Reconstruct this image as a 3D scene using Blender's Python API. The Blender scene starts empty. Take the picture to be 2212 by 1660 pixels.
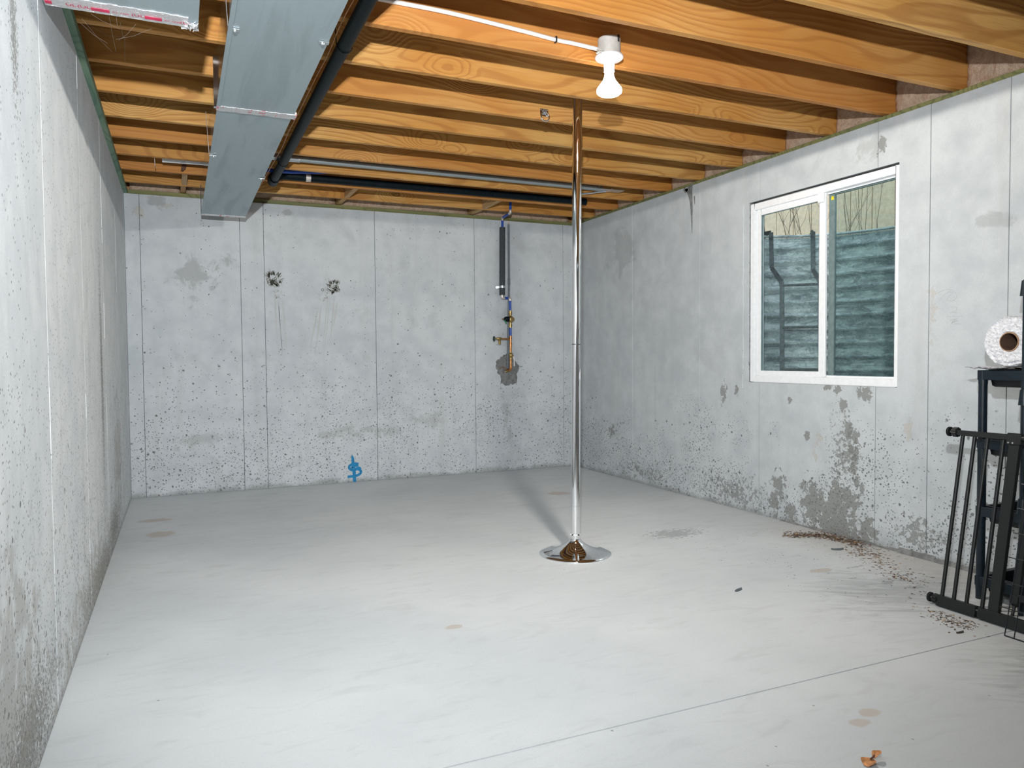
import bpy, bmesh, math, random
from mathutils import Vector, Matrix, noise
random.seed(7)
S = bpy.context.scene
COL = S.collection

# ------------------------------------------------------------------ camera, world, lights, exposure
CAM = Vector((0.358, -6.4317, 1.0649))
YAW, PITCH, ROLL = 0.4181, -0.0356, -0.0078
F_PX = 1617.33
def make_camera():
    cy, sy, cp, sp = math.cos(YAW), math.sin(YAW), math.cos(PITCH), math.sin(PITCH)
    f = Vector((sy*cp, cy*cp, sp)); r = Vector((cy, -sy, 0)); u = r.cross(f)
    cr, sr = math.cos(ROLL), math.sin(ROLL)
    R = r*cr + u*sr; U = u*cr - r*sr
    cam = bpy.data.cameras.new('camera'); o = bpy.data.objects.new('camera', cam); COL.objects.link(o)
    cam.sensor_fit = 'HORIZONTAL'; cam.sensor_width = 36.0; cam.lens = F_PX/2212*36
    cam.clip_start = 0.02
    m = Matrix(((R.x, U.x, -f.x), (R.y, U.y, -f.y), (R.z, U.z, -f.z))).to_4x4()
    m.translation = CAM
    o.matrix_world = m
    S.camera = o
make_camera()

wd = bpy.data.worlds.new('world'); S.world = wd; wd.use_nodes = True
wd.node_tree.nodes['Background'].inputs[0].default_value = (0.80, 0.88, 0.95, 1)
wd.node_tree.nodes['Background'].inputs[1].default_value = 1.15

def spot_light(name, loc, target, power, radius, color, size, blend):
    l = bpy.data.lights.new(name, 'SPOT'); l.energy = power; l.shadow_soft_size = radius; l.color = color
    l.spot_size = math.radians(size); l.spot_blend = blend
    o = bpy.data.objects.new(name, l); COL.objects.link(o); o.location = loc
    o.rotation_euler = (Vector(target) - Vector(loc)).to_track_quat('-Z', 'Y').to_euler()
    return o
# the photographer's flash, held a little above the lens
spot_light('flash_light', (0.32, -6.45, 1.62), (1.9, -1.5, 2.30), 330, 0.025, (.965, .985, 1.0), 122, 1.0)
BULB_POWER, BULB_GLOW, BULB_COLOR = 78.0, 16.0, (1.0, .945, .86)

S.view_settings.view_transform = 'Standard'
S.view_settings.look = 'None'
S.view_settings.gamma = 1.0
S.view_settings.use_curve_mapping = False
S.view_settings.exposure = 0.96

# ------------------------------------------------------------------ node helpers
class NT:
    def __init__(s, name):
        s.m = bpy.data.materials.new(name); s.m.use_nodes = True
        s.t = s.m.node_tree; s.t.nodes.clear()
        s.out = s.t.nodes.new('ShaderNodeOutputMaterial')
    def n(s, typ, **kw):
        nd = s.t.nodes.new(typ)
        for k, v in kw.items(): setattr(nd, k, v)
        return nd
    def put(s, sock, v):
        if v is None: return
        if isinstance(v, bpy.types.NodeSocket): s.t.links.new(v, sock)
        elif isinstance(v, (tuple, list)) and len(v) == 3 and sock.type == 'RGBA': sock.default_value = (*v, 1)
        else: sock.default_value = v
    def math(s, op, a, b=None, c=None, clamp=False):
        nd = s.n('ShaderNodeMath', operation=op, use_clamp=clamp)
        s.put(nd.inputs[0], a); s.put(nd.inputs[1], b)
        if c is not None: s.put(nd.inputs[2], c)
        return nd.outputs[0]
    def vec(s, op, a, b=None):
        nd = s.n('ShaderNodeVectorMath', operation=op); s.put(nd.inputs[0], a); s.put(nd.inputs[1], b)
        return nd.outputs['Value'] if op in ('LENGTH', 'DISTANCE', 'DOT_PRODUCT') else nd.outputs[0]
    def pos(s): return s.n('ShaderNodeTexCoord').outputs['Object']
    def sep(s, v):
        nd = s.n('ShaderNodeSeparateXYZ'); s.put(nd.inputs[0], v); return nd.outputs
    def comb(s, x, y, z):
        nd = s.n('ShaderNodeCombineXYZ')
        for i, v in enumerate((x, y, z)): s.put(nd.inputs[i], v)
        return nd.outputs[0]
    def noise(s, v, scale, detail=3, rough=.55, dist=0):
        nd = s.n('ShaderNodeTexNoise'); s.put(nd.inputs['Vector'], v)
        nd.inputs['Scale'].default_value = scale; nd.inputs['Detail'].default_value = detail
        nd.inputs['Roughness'].default_value = rough; nd.inputs['Distortion'].default_value = dist
        return nd.outputs[0]
    def vor(s, v, scale, rand=1.0, feature='F1'):
        nd = s.n('ShaderNodeTexVoronoi', feature=feature); s.put(nd.inputs['Vector'], v)
        nd.inputs['Scale'].default_value = scale; nd.inputs['Randomness'].default_value = rand
        return nd.outputs
    def ramp(s, v, lo, hi, a=0.0, b=1.0):
        nd = s.n('ShaderNodeMapRange'); nd.clamp = True; nd.interpolation_type = 'SMOOTHSTEP'
        s.put(nd.inputs[0], v); s.put(nd.inputs[1], lo); s.put(nd.inputs[2], hi); s.put(nd.inputs[3], a); s.put(nd.inputs[4], b)
        return nd.outputs[0]
    def mix(s, f, a, b):
        nd = s.n('ShaderNodeMix', data_type='RGBA'); s.put(nd.inputs[0], f); s.put(nd.inputs[6], a); s.put(nd.inputs[7], b)
        return nd.outputs[2]
    def bump(s, h, dist, strength=1.0):
        nd = s.n('ShaderNodeBump'); s.put(nd.inputs['Height'], h)
        nd.inputs['Distance'].default_value = dist; nd.inputs['Strength'].default_value = strength
        return nd.outputs[0]
    def pbr(s, color, rough=.6, metal=0.0, normal=None, spec=.5, **kw):
        b = s.n('ShaderNodeBsdfPrincipled')
        s.put(b.inputs['Base Color'], color); s.put(b.inputs['Roughness'], rough); s.put(b.inputs['Metallic'], metal)
        b.inputs['Specular IOR Level'].default_value = spec
        if normal is not None: s.put(b.inputs['Normal'], normal)
        for k, v in kw.items(): s.put(b.inputs[k.replace('_', ' ')], v)
        return b.outputs[0]
    def done(s, sh):
        s.t.links.new(sh, s.out.inputs[0]); return s.m

def simple(name, color, rough=.5, metal=0.0, var=.12, scale=30, bump=0.0, spec=.5):
    """one colour with a little procedural mottling, and an optional fine relief"""
    n = NT(name); p = n.pos()
    z = n.noise(p, scale, 4)
    c = n.mix(n.ramp(z, .3, .7), tuple(x*(1-var) for x in color), tuple(min(1, x*(1+var)) for x in color))
    nr = n.bump(n.noise(p, scale*4, 2), bump) if bump else None
    return n.done(n.pbr(c, rough, metal, nr, spec))

# ------------------------------------------------------------------ materials
def blob(n, p, c, r, soft=1.0):
    """1 inside an ellipsoid of radii r round c, falling to 0 at its rim"""
    d = n.vec('SUBTRACT', p, c)
    d = n.vec('DIVIDE', d, r)
    return n.math('SUBTRACT', 1.0, n.vec('LENGTH', d))

def concrete_wall(name, stains, streak_axis, grime=1.0, floor_dirt=1.0, lo=(.51, .555, .585), hi=(.62, .66, .685)):
    n = NT(name); p = n.pos(); x, y, z = n.sep(p)
    big = n.noise(p, 1.3, 5, .6); mid = n.noise(p, 7, 5, .6); fine = n.noise(p, 160, 3, .7)
    st = n.noise(n.comb(n.math('MULTIPLY', x, 9), n.math('MULTIPLY', y, 9), n.math('MULTIPLY', z, .7)), 1.0, 4, .6)
    v = n.math('ADD', n.math('MULTIPLY', big, .5), n.math('MULTIPLY', mid, .5))
    c = n.mix(n.ramp(v, .36, .62), lo, hi)
    c = n.mix(n.math('MULTIPLY', n.ramp(st, .52, .72), .30), c, (.46, .47, .465))
    c = n.mix(n.math('MULTIPLY', n.ramp(fine, .35, .75), .28), c, (.42, .43, .43))
    # soft darker damp clouds
    cl = n.noise(p, 2.6, 6, .65, .6)
    c = n.mix(n.math('MULTIPLY', n.ramp(cl, .56, .68), .25), c, (.38, .395, .39))
    # pinholes and bug holes, far more of them low on the wall
    low = n.ramp(z, .05, 1.25, 1.0, 0.0)
    patch = n.noise(p, 2.2, 3)
    pv = n.vec('ADD', p, n.vec('SCALE', n.comb(n.noise(p, 40), n.noise(p, 41), n.noise(p, 42)), None))
    dens = n.math('MULTIPLY', n.math('ADD', n.math('MULTIPLY', low, 1.0), .10), n.ramp(patch, .30, .62, .35, 1.25))
    holes = None
    for sc, rad in ((34, .20), (70, .25), (15, .13)):
        vo = n.vor(n.vec('ADD', p, (sc*.37, sc*.11, 0)), sc)
        rnd = n.sep(vo['Color'])[0]
        keep = n.ramp(n.math('SUBTRACT', n.math('MULTIPLY', dens, .75*grime), rnd), 0, .06)
        wob = n.math('MULTIPLY', n.math('SUBTRACT', n.noise(p, sc*3.3, 2), .5), .28)
        h = n.math('MULTIPLY', n.ramp(n.math('ADD', vo['Distance'], wob), rad*.7, rad*1.1, 1, 0), keep)
        holes = h if holes is None else n.math('MAXIMUM', holes, h)
    c = n.mix(n.math('MULTIPLY', holes, .82), c, (.115, .12, .115))
    # dirt where the wall meets the slab
    dirt = n.math('MULTIPLY', n.ramp(n.math('ADD', z, n.math('MULTIPLY', n.math('SUBTRACT', mid, .5), .12)), .0, .05, 1, 0), .55*floor_dirt)
    c = n.mix(dirt, c, (.20, .205, .20))
    rel = n.math('SUBTRACT', n.math('MULTIPLY', fine, .25), holes)
    for (color, amount, nscale, lo, hi, blobs) in stains:
        m = None
        for cc, rr in blobs:
            b = blob(n, p, cc, rr); m = b if m is None else n.math('MAXIMUM', m, b)
        nz = n.math('SUBTRACT', n.noise(p, nscale, 6, .68, .4), .5)
        m = n.ramp(n.math('ADD', n.math('MULTIPLY', m, .8), n.math('MULTIPLY', nz, 2.6)), lo, hi)
        gate = None
        for cc, rr in blobs:
            b = n.ramp(blob(n, p, cc, tuple(q*1.15 for q in rr)), 0, .1); gate = b if gate is None else n.math('MAXIMUM', gate, b)
        m = n.math('MULTIPLY', m, gate)
        c = n.mix(n.math('MULTIPLY', m, amount), c, color)
        rel = n.math('SUBTRACT', rel, n.math('MULTIPLY', m, .6))
    return n.done(n.pbr(c, .88, 0, n.bump(rel, .0022, .8), .25))

B = 9.0   # a radius that means "any depth"
GREY, GREEN, TAN, CREAM = (.215, .22, .21), (.13, .135, .095), (.47, .40, .31), (.74, .74, .74)
M = {}
M['wall_right'] = concrete_wall('right_wall_concrete', [
    (GREY, .80, 22, .24, .34, [((3.88, -3.20, .06), (B, .27, .20)), ((3.88, -3.02, .16), (B, .12, .20)), ((3.88, -3.20, .22), (B, .10, .15)), ((3.88, -3.29, .22), (B, .10, .14)),
                          ((3.88, -3.42, .05), (B, .08, .12)), ((3.88, -2.74, .22), (B, .08, .12)), ((3.88, -2.70, .10), (B, .06, .12)), ((3.88, -2.84, .06), (B, .06, .09))]),
    (GREY, .80, 40, .16, .24, [((3.88, -3.24, .77), (B, .035, .05)), ((3.88, -3.285, .635), (B, .035, .075)), ((3.88, -3.33, .60), (B, .032, .05)), ((3.88, -3.30, .52), (B, .022, .04)),
                          ((3.88, -3.335, .50), (B, .035, .05)), ((3.88, -3.32, .42), (B, .035, .06)), ((3.88, -3.345, .34), (B, .025, .045)), ((3.88, -3.38, .30), (B, .02, .04)), ((3.88, -3.40, .84), (B, .05, .05)),
                          ((3.88, -3.36, .85), (B, .025, .05)), ((3.88, -3.2, .86), (B, .03, .035)), ((3.88, -3.13, .87), (B, .04, .02)), ((3.88, -2.97, .575), (B, .025, .04)), ((3.88, -2.83, .78), (B, .02, .03)), ((3.88, -2.33, .82), (B, .025, .04))]),
    (GREY, .75, 46, .66, .76, [((3.88, -3.25, .50), (B, .25, .50)), ((3.88, -2.3, .12), (B, 1.0, .30)), ((3.88, -3.75, .12), (B, .45, .25)), ((3.88, -1.2, .1), (B, .9, .2))]),
    (GREY, .75, 38, .34, .44, [((3.88, -.70, .40), (B, .07, .10)), ((3.88, -3.49, 2.20), (B, .04, .08)), ((3.88, -2.2, .80), (B, .06, .10))]),
    (TAN, .40, 12, .50, .8, [((3.88, -3.06, .52), (B, .12, .14)), ((3.88, -3.67, .66), (B, .05, .14)), ((3.88, -3.80, 1.25), (B, .05, .3))]),
    (GREY, .30, 5, .30, .6, [((3.88, -3.40, 2.22), (B, .13, .09)), ((3.88, -.9, 1.95), (B, .4, .35)), ((3.88, -4.1, 1.7), (B, .2, .06))]),
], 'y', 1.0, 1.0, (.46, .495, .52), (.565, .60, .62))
M['wall_back'] = concrete_wall('back_wall_concrete', [
    ((.33, .34, .34), .60, 6, .30, .6, [((.24, 0, 2.28), (.16, B, .08)), ((.74, 0, 1.87), (.09, B, .12)), ((.5, 0, 1.72), (.3, B, .25)), ((1.2, 0, 2.28), (.10, B, .07))]),
    (TAN, .35, 14, .40, .7, [((.30, 0, 2.26), (.12, B, .06)), ((.10, 0, 2.2), (.08, B, .12))]),
    ((.36, .37, .36), .5, 8, .35, .75, [((1.7, 0, .42), (.75, B, .10)), ((.45, 0, .42), (.4, B, .10)), ((3.16, 0, .5), (.10, B, .42)), ((2.4, 0, .5), (.5, B, .12))]),
], 'x')
M['wall_left'] = concrete_wall('left_wall_concrete', [
    ((.20, .20, .185), .75, 75, .50, .64, [((0, -4.2, 1.9), (B, .10, .42)), ((0, -4.05, 2.2), (B, .07, .2)), ((0, -2.4, .06), (B, 1.6, .22)), ((0, -1.6, .1), (B, 1.0, .30)), ((0, -2.12, 1.0), (B, .14, 1.2)), ((0, -4.3, .12), (B, .9, .30))]),
    ((.34, .335, .31), .5, 9, .30, .7, [((0, -2.8, .10), (B, 2.0, .28)), ((0, -4.5, .3), (B, .8, .6)), ((0, -1.2, .5), (B, .6, .6))]),
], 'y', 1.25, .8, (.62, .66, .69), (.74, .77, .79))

def floor_mat():
    n = NT('slab_concrete'); p = n.pos(); x, y, z = n.sep(p)
    big = n.noise(p, .9, 4, .55); fine = n.noise(p, 140, 3, .7)
    tro = n.noise(n.comb(n.math('MULTIPLY', x, 3.0), n.math('MULTIPLY', y, 9.0), z), 1.4, 6, .65, 1.2)
    c = n.mix(n.ramp(big, .35, .65), (.555, .585, .605), (.64, .665, .68))
    c = n.mix(n.math('MULTIPLY', n.ramp(tro, .50, .72), .28), c, (.43, .44, .45))
    c = n.mix(n.math('MULTIPLY', n.ramp(fine, .4, .8), .22), c, (.45, .45, .45))
    # streaky darker corner by the gate, and scuffs in front of the window
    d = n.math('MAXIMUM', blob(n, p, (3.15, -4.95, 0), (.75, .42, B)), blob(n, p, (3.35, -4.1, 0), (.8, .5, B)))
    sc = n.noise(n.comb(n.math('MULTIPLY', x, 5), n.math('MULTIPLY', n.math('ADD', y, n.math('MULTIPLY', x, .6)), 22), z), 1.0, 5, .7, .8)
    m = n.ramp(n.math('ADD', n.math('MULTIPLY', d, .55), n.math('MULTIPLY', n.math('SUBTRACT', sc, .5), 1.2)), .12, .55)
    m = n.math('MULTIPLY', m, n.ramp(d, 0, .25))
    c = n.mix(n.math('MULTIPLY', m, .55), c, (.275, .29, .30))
    # tan drips
    for cc, rr in (((.23, -1.40, 0), (.11, .10, B)), ((.19, -.95, 0), (.14, .07, B)), ((1.33, -3.66, 0), (.045, .03, B)), ((3.23, -3.70, 0), (.10, .035, B)),
                   ((2.21, -4.86, 0), (.05, .03, B)), ((2.14, -4.89, 0), (.05, .03, B)), ((3.05, -1.26, 0), (.12, .10, B))):
        mm = n.ramp(n.math('ADD', blob(n, p, cc, rr), n.math('SUBTRACT', n.noise(p, 22, 4), .5)), .12, .40)
        c = n.mix(n.math('MULTIPLY', mm, .55), c, (.44, .365, .29))
    for cc, rr in (((3.44, -3.727, 0), (.11, .022, B)), ((3.55, -3.93, 0), (.09, .03, B)), ((3.36, -3.98, 0), (.07, .05, B)), ((3.28, -3.86, 0), (.09, .015, B)), ((3.05, -2.75, 0), (.35, .20, B)), ((3.42, -4.08, 0), (.10, .05, B))):
        mm = n.ramp(n.math('ADD', n.math('MULTIPLY', blob(n, p, cc, rr), .8), n.math('MULTIPLY', n.math('SUBTRACT', n.noise(p, 38, 4), .5), 1.6)), .38, .55)
        c = n.mix(n.math('MULTIPLY', n.math('MULTIPLY', mm, n.ramp(blob(n, p, cc, rr), 0, .12)), .5), c, (.22, .23, .24))
    # dust swept along the right wall
    e = n.math('MULTIPLY', n.ramp(n.math('ADD', x, n.math('MULTIPLY', n.noise(p, 5), .3)), 3.55, 3.95), n.ramp(y, -2.6, -3.3))
    c = n.mix(n.math('MULTIPLY', e, .4), c, (.42, .385, .34))
    # a few specks
    vo = n.vor(p, 11); rnd = n.sep(vo['Color'])[0]
    sp = n.math('MULTIPLY', n.ramp(vo['Distance'], .03, .06, 1, 0), n.ramp(rnd, .10, .14, 1, 0))
    c = n.mix(n.math('MULTIPLY', sp, .7), c, (.16, .16, .16))
    return n.done(n.pbr(c, n.ramp(tro, .3, .7, .55, .75), 0, n.bump(n.math('ADD', n.math('MULTIPLY', fine, .4), tro), .0012), .35))
M['floor'] = floor_mat()
M['joint_grime'] = simple('form_joint_grime', (.22, .23, .23), .95, 0, .3, 30)
M['joint'] = simple('saw_cut_dust', (.58, .58, .57), .9, 0, .25, 90)

def wood(name, light, mid, dark, knots=True, axis='x'):
    n = NT(name); p = n.pos(); x, y, z = n.sep(p)
    rnd = n.n('ShaderNodeObjectInfo').outputs['Random']
    if axis == 'y': x, y = y, x
    off = n.math('MULTIPLY', rnd, 37.0)
    xs = n.math('ADD', x, off)
    yz = n.math('ADD', z, n.math('MULTIPLY', y, .7))
    # flat-sawn figure: height field stretched along the board, its contours are the growth lines
    hf = n.noise(n.comb(n.math('MULTIPLY', xs, .38), n.math('MULTIPLY', y, 1.5), n.math('MULTIPLY', z, 2.2)), 1.5, 2, .42, .2)
    # knots push the contours round them
    kv = n.comb(n.math('MULTIPLY', xs, 2.1), 0.0, n.math('MULTIPLY', z, 4.0))
    vo = n.vor(kv, 1.0)
    kd = vo['Distance']
    kr = n.sep(vo['Color'])[0]
    has = n.ramp(kr, .60, .64, 1, 0)
    bulge = n.math('MULTIPLY', n.math('MULTIPLY', n.ramp(kd, .02, .42, 1, 0), has), .22)
    rings = n.math('SINE', n.math('MULTIPLY', n.math('ADD', n.math('ADD', n.math('MULTIPLY', hf, .62), bulge), n.math('MULTIPLY', yz, .85)), 168.0))
    fib = n.noise(n.comb(n.math('MULTIPLY', xs, 3), n.math('MULTIPLY', y, 130), n.math('MULTIPLY', z, 130)), 1.0, 3, .6)
    blot = n.noise(n.comb(n.math('MULTIPLY', xs, 1.2), y, n.math('MULTIPLY', z, 3)), 1.3, 3)
    c = n.mix(n.ramp(blot, .32, .68), mid, light)
    c = n.mix(n.math('MULTIPLY', n.ramp(rings, .25, .98), .50), c, dark)
    c = n.mix(n.math('MULTIPLY', n.ramp(fib, .42, .72), .30), c, dark)
    c = n.mix(n.math('MULTIPLY', n.ramp(n.math('FRACT', n.math('MULTIPLY', rnd, 7.3)), .45, 1), .60), c, (mid[0]*.93, mid[1]*.72, mid[2]*.7))
    if knots:
        k = n.math('MULTIPLY', n.ramp(kd, .040, .080, 1, 0), has)
        ring = n.math('MULTIPLY', n.ramp(n.math('ABSOLUTE', n.math('SUBTRACT', kd, .085)), 0, .022, 1, 0), has)
        c = n.mix(n.math('MULTIPLY', k, .75), c, tuple(q*.5 for q in dark))
        c = n.mix(n.math('MULTIPLY', ring, .6), c, tuple(q*.25 for q in dark))
    return n.done(n.pbr(c, .62, 0, n.bump(n.math('ADD', rings, fib), .0005), .3))
M['joist'] = wood('fir_joist', (.66, .385, .125), (.55, .26, .058), (.33, .125, .03))
M['block'] = wood('pine_block', (.55, .36, .18), (.46, .28, .12), (.30, .16, .07), False, 'y')
M['subfloor'] = wood('subfloor_board', (.24, .15, .085), (.19, .115, .065), (.11, .065, .04), False, 'y')
M['plate'] = wood('green_treated_plate', (.30, .30, .12), (.21, .24, .105), (.11, .135, .06), False)
M['plate_y'] = wood('green_treated_plate_lengthwise', (.22, .33, .22), (.15, .26, .18), (.075, .14, .10), False, 'y')

def fiberglass():
    n = NT('fiberglass_wool'); p = n.pos()
    a = n.noise(p, 14, 5, .65, 1.5); b = n.noise(p, 90, 5, .75, 2.5); w = n.noise(n.vec('MULTIPLY', p, (4, 4, 1)), 24, 4, .7, 3)
    c = n.mix(n.ramp(a, .35, .65), (.66, .43, .28), (.86, .66, .49))
    c = n.mix(n.math('MULTIPLY', n.ramp(b, .42, .68), .55), c, (.80, .68, .58))
    c = n.mix(n.math('MULTIPLY', n.ramp(w, .58, .72), .35), c, (.40, .25, .165))
    return n.done(n.pbr(c, .95, 0, n.bump(n.math('ADD', n.math('ADD', a, b), w), .006), .1))
M['wool'] = fiberglass()

def sheet(name, color, rough, metal, streak=.0, scale=3):
    n = NT(name); p = n.pos(); x, y, z = n.sep(p)
    sp = n.vor(p, 60)['Color']
    d = n.noise(n.comb(n.math('MULTIPLY', x, 7), n.math('MULTIPLY', y, .7), z), 1.6, 5, .6, .6)
    c = n.mix(n.math('MULTIPLY', n.sep(sp)[0], .12), color, tuple(q*1.15 for q in color))
    c = n.mix(n.math('MULTIPLY', n.ramp(d, .50, .66), streak), c, tuple(q*.66 for q in color))
    return n.done(n.pbr(c, n.ramp(d, .3, .7, rough*.9, rough*1.15), metal, n.bump(n.noise(p, scale, 2), .004)))
M['duct'] = sheet('galvanised_sheet', (.39, .47, .50), .50, .55, .35)
M['duct_side'] = sheet('bright_galvanised_sheet', (.62, .65, .67), .13, 1.0, .1)
M['galv'] = sheet('galvanised_strap', (.60, .64, .66), .30, .9)
M['grey_pipe'] = sheet('grey_metal_tube', (.36, .40, .41), .40, .55)
M['ladder'] = simple('dusty_dark_ladder', (.075, .09, .095), .6, .2, .4, 50)
def well_mat():
    n = NT('weathered_corrugated_steel'); p = n.pos(); x, y, z = n.sep(p)
    d = n.noise(n.comb(n.math('MULTIPLY', x, 5), n.math('MULTIPLY', y, 5), n.math('MULTIPLY', z, 17)), 1.0, 6, .7, .8)
    e = n.noise(p, 28, 5, .75, 1.5); sp = n.noise(p, 120, 3, .7)
    c = n.mix(n.ramp(d, .35, .62), (.22, .27, .28), (.56, .62, .62))
    c = n.mix(n.math('MULTIPLY', n.ramp(e, .52, .66), .55), c, (.80, .84, .84))
    c = n.mix(n.math('MULTIPLY', n.ramp(e, .44, .32), .6), c, (.12, .15, .155))
    # mud lines left by the standing water and the backfill
    l = n.noise(n.comb(n.math('MULTIPLY', x, 2), n.math('MULTIPLY', y, 2), n.math('MULTIPLY', z, 60)), 1.0, 3, .6, .3)
    c = n.mix(n.math('MULTIPLY', n.ramp(l, .58, .68), .5), c, (.13, .17, .175))
    c = n.mix(n.math('MULTIPLY', n.ramp(sp, .55, .75), .25), c, (.15, .18, .18))
    return n.done(n.pbr(c, n.ramp(e, .3, .7, .5, .3), .35, n.bump(n.math('ADD', e, d), .006)))
M['well'] = well_mat()

def tape():
    n = NT('foil_tape'); p = n.pos(); x, y, z = n.sep(p)
    cr = n.noise(p, 130, 5, .7, 1.0)
    pr = n.math('MULTIPLY', n.ramp(n.noise(n.comb(n.math('MULTIPLY', x, 26), 0.0, 0.0), 1.0, 2), .50, .56), n.ramp(n.noise(p, 55, 3), .44, .56))
    c = n.mix(n.ramp(cr, .3, .7), (.62, .62, .63), (.86, .86, .87))
    c = n.mix(n.math('MULTIPLY', pr, .8), c, (.62, .05, .12))
    return n.done(n.pbr(c, .33, n.math('SUBTRACT', .65, n.math('MULTIPLY', pr, .6)), n.bump(cr, .004)))
M['tape'] = tape()
def tape_plain():
    n = NT('crinkled_foil'); p = n.pos(); cr = n.noise(p, 110, 5, .7, 1.0)
    return n.done(n.pbr((.80, .80, .81), .30, .7, n.bump(cr, .006)))
M['foil'] = tape_plain()
M['red'] = simple('red_print', (.62, .03, .10), .6)
M['chrome'] = simple('chrome', (.90, .90, .91), .045, 1.0, .01)
M['slot_shade'] = simple('slot_shadow_black', (.02, .02, .02), .4)  # black stands for the shade inside the slots and the tube joint
M['black_pipe'] = simple('black_plastic_pipe', (.003, .008, .011), .48, 0, .3, 40, 0, .14)
M['blue_pipe'] = simple('blue_water_pipe', (.015, .075, .42), .35, 0, .15)
M['foam'] = simple('dark_grey_pipe_foam', (.055, .063, .068), .85, 0, .5, 240, .001)
M['conduit'] = simple('grey_plastic_conduit', (.16, .19, .215), .5, 0, .1)
M['copper'] = simple('copper', (.55, .25, .10), .33, .85, .35, 60)
M['solder'] = simple('tinned_fitting', (.66, .60, .55), .35, .6, .25, 50)
M['brass'] = simple('brass', (.42, .30, .12), .36, .85, .35, 70)
M['green_tag'] = simple('green_plastic_tag', (.01, .22, .10), .5)
M['black'] = simple('black_powder_coat', (.010, .0115, .012), .40, 0, .2, 200, .0003, .4)
M['rack'] = simple('blue_black_plastic', (.005, .013, .020), .36, 0, .25, 50, 0, .4)
M['tray'] = simple('black_tray_plastic', (.002, .004, .006), .38, 0, .25, 60, 0, .4)
M['wire'] = simple('dark_wire', (.018, .022, .028), .35, .3)
M['white_plastic'] = simple('white_plastic', (.80, .81, .82), .35, 0, .03)
M['vinyl'] = simple('white_vinyl', (.86, .88, .90), .30, 0, .03)
M['box_grey'] = simple('pale_grey_plastic_box', (.50, .48, .45), .5, 0, .08)
M['cable'] = simple('white_cable_jacket', (.80, .79, .77), .4, 0, .04)
M['card'] = simple('brown_cardboard', (.36, .22, .13), .8, 0, .15, 40)
M['card_shade'] = simple('shaded_brown_cardboard', (.13, .075, .05), .8, 0, .1, 20)
M['leaf'] = simple('dry_leaf', (.58, .25, .09), .6, 0, .35, 60)
M['leaf_dark'] = simple('dark_dry_leaf', (.13, .055, .03), .7, 0, .3, 80)
M['chip'] = simple('dark_paint_chip', (.10, .115, .13), .6)
M['blue_paint'] = simple('blue_marking_paint', (.0, .215, .46), .55, 0, .35, 90)
M['mud'] = simple('dried_mud', (.185, .185, .145), .9, 0, .35, 120)
M['mud_faint'] = simple('thin_mud_smear', (.475, .49, .475), .9, 0, .1, 120)
M['pencil'] = simple('pencil_line', (.40, .41, .43), .8)
M['grout'] = simple('wet_grey_mortar', (.20, .205, .205), .85, 0, .25, 25, .003)
M['deb1'] = simple('brown_litter', (.165, .10, .065), .85, 0, .4, 90)
M['deb2'] = simple('dark_litter', (.06, .05, .04), .9, 0, .4, 90)
M['deb3'] = simple('tan_litter', (.44, .29, .16), .85, 0, .3, 90)
M['gravel'] = simple('well_gravel', (.25, .25, .24), .9, 0, .5, 60, .01)
M['soil'] = simple('outdoor_soil', (.20, .20, .16), .95, 0, .5, 12, .01)
M['stem'] = simple('dry_brown_stem', (.24, .185, .14), .8)
M['siding'] = simple('tan_textured_siding', (.66, .53, .38), .75, 0, .10, 25, .006)
M['yellow'] = simple('yellow_sticker', (.75, .62, .02), .5)
M['seal'] = simple('grey_green_glazing_spacer', (.16, .22, .22), .5)

def glass_mat(name, tint):
    n = NT(name)
    ge = n.n('ShaderNodeNewGeometry')
    cs = n.math('ABSOLUTE', n.vec('DOT_PRODUCT', ge.outputs['Normal'], ge.outputs['Incoming']))
    fr = n.math('ADD', .045, n.math('MULTIPLY', n.math('POWER', n.math('SUBTRACT', 1.0, cs), 5.0), .955), clamp=True)
    t = n.n('ShaderNodeBsdfTransparent'); t.inputs[0].default_value = (*tint, 1)
    g = n.n('ShaderNodeBsdfGlossy'); g.inputs['Roughness'].default_value = .01
    mx = n.n('ShaderNodeMixShader')
    n.put(mx.inputs[0], fr); n.t.links.new(t.outputs[0], mx.inputs[1]); n.t.links.new(g.outputs[0], mx.inputs[2])
    return n.done(mx.outputs[0])
M['glass'] = glass_mat('window_glass', (.90, .955, .96)); M['glass_fixed'] = glass_mat('greenish_fixed_glass', (.77, .86, .865))

def bubble():
    n = NT('bubble_wrap'); p = n.pos(); q = n.vec('MULTIPLY', p, (1, 1, 1))
    vo = n.vor(q, 75)['Distance']; cr = n.noise(p, 60, 4, .7, 1.0)
    c = n.mix(n.ramp(cr, .3, .7), (.74, .75, .80), (.90, .90, .93))
    return n.done(n.pbr(c, n.ramp(cr, .35, .65, .12, .35), 0, n.bump(n.math('ADD', vo, cr), .008), .8))
M['bubble'] = bubble()

def bulb_mat():
    # frosted glass that lets the light inside it out, and glows
    n = NT('lit_bulb_glass'); e = n.n('ShaderNodeEmission'); e.inputs[0].default_value = (*BULB_COLOR, 1); e.inputs[1].default_value = BULB_GLOW
    t = n.n('ShaderNodeBsdfTransparent'); mx = n.n('ShaderNodeMixShader'); mx.inputs[0].default_value = .3
    n.t.links.new(t.outputs[0], mx.inputs[1]); n.t.links.new(e.outputs[0], mx.inputs[2])
    return n.done(mx.outputs[0])
M['bulb'] = bulb_mat()

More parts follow.
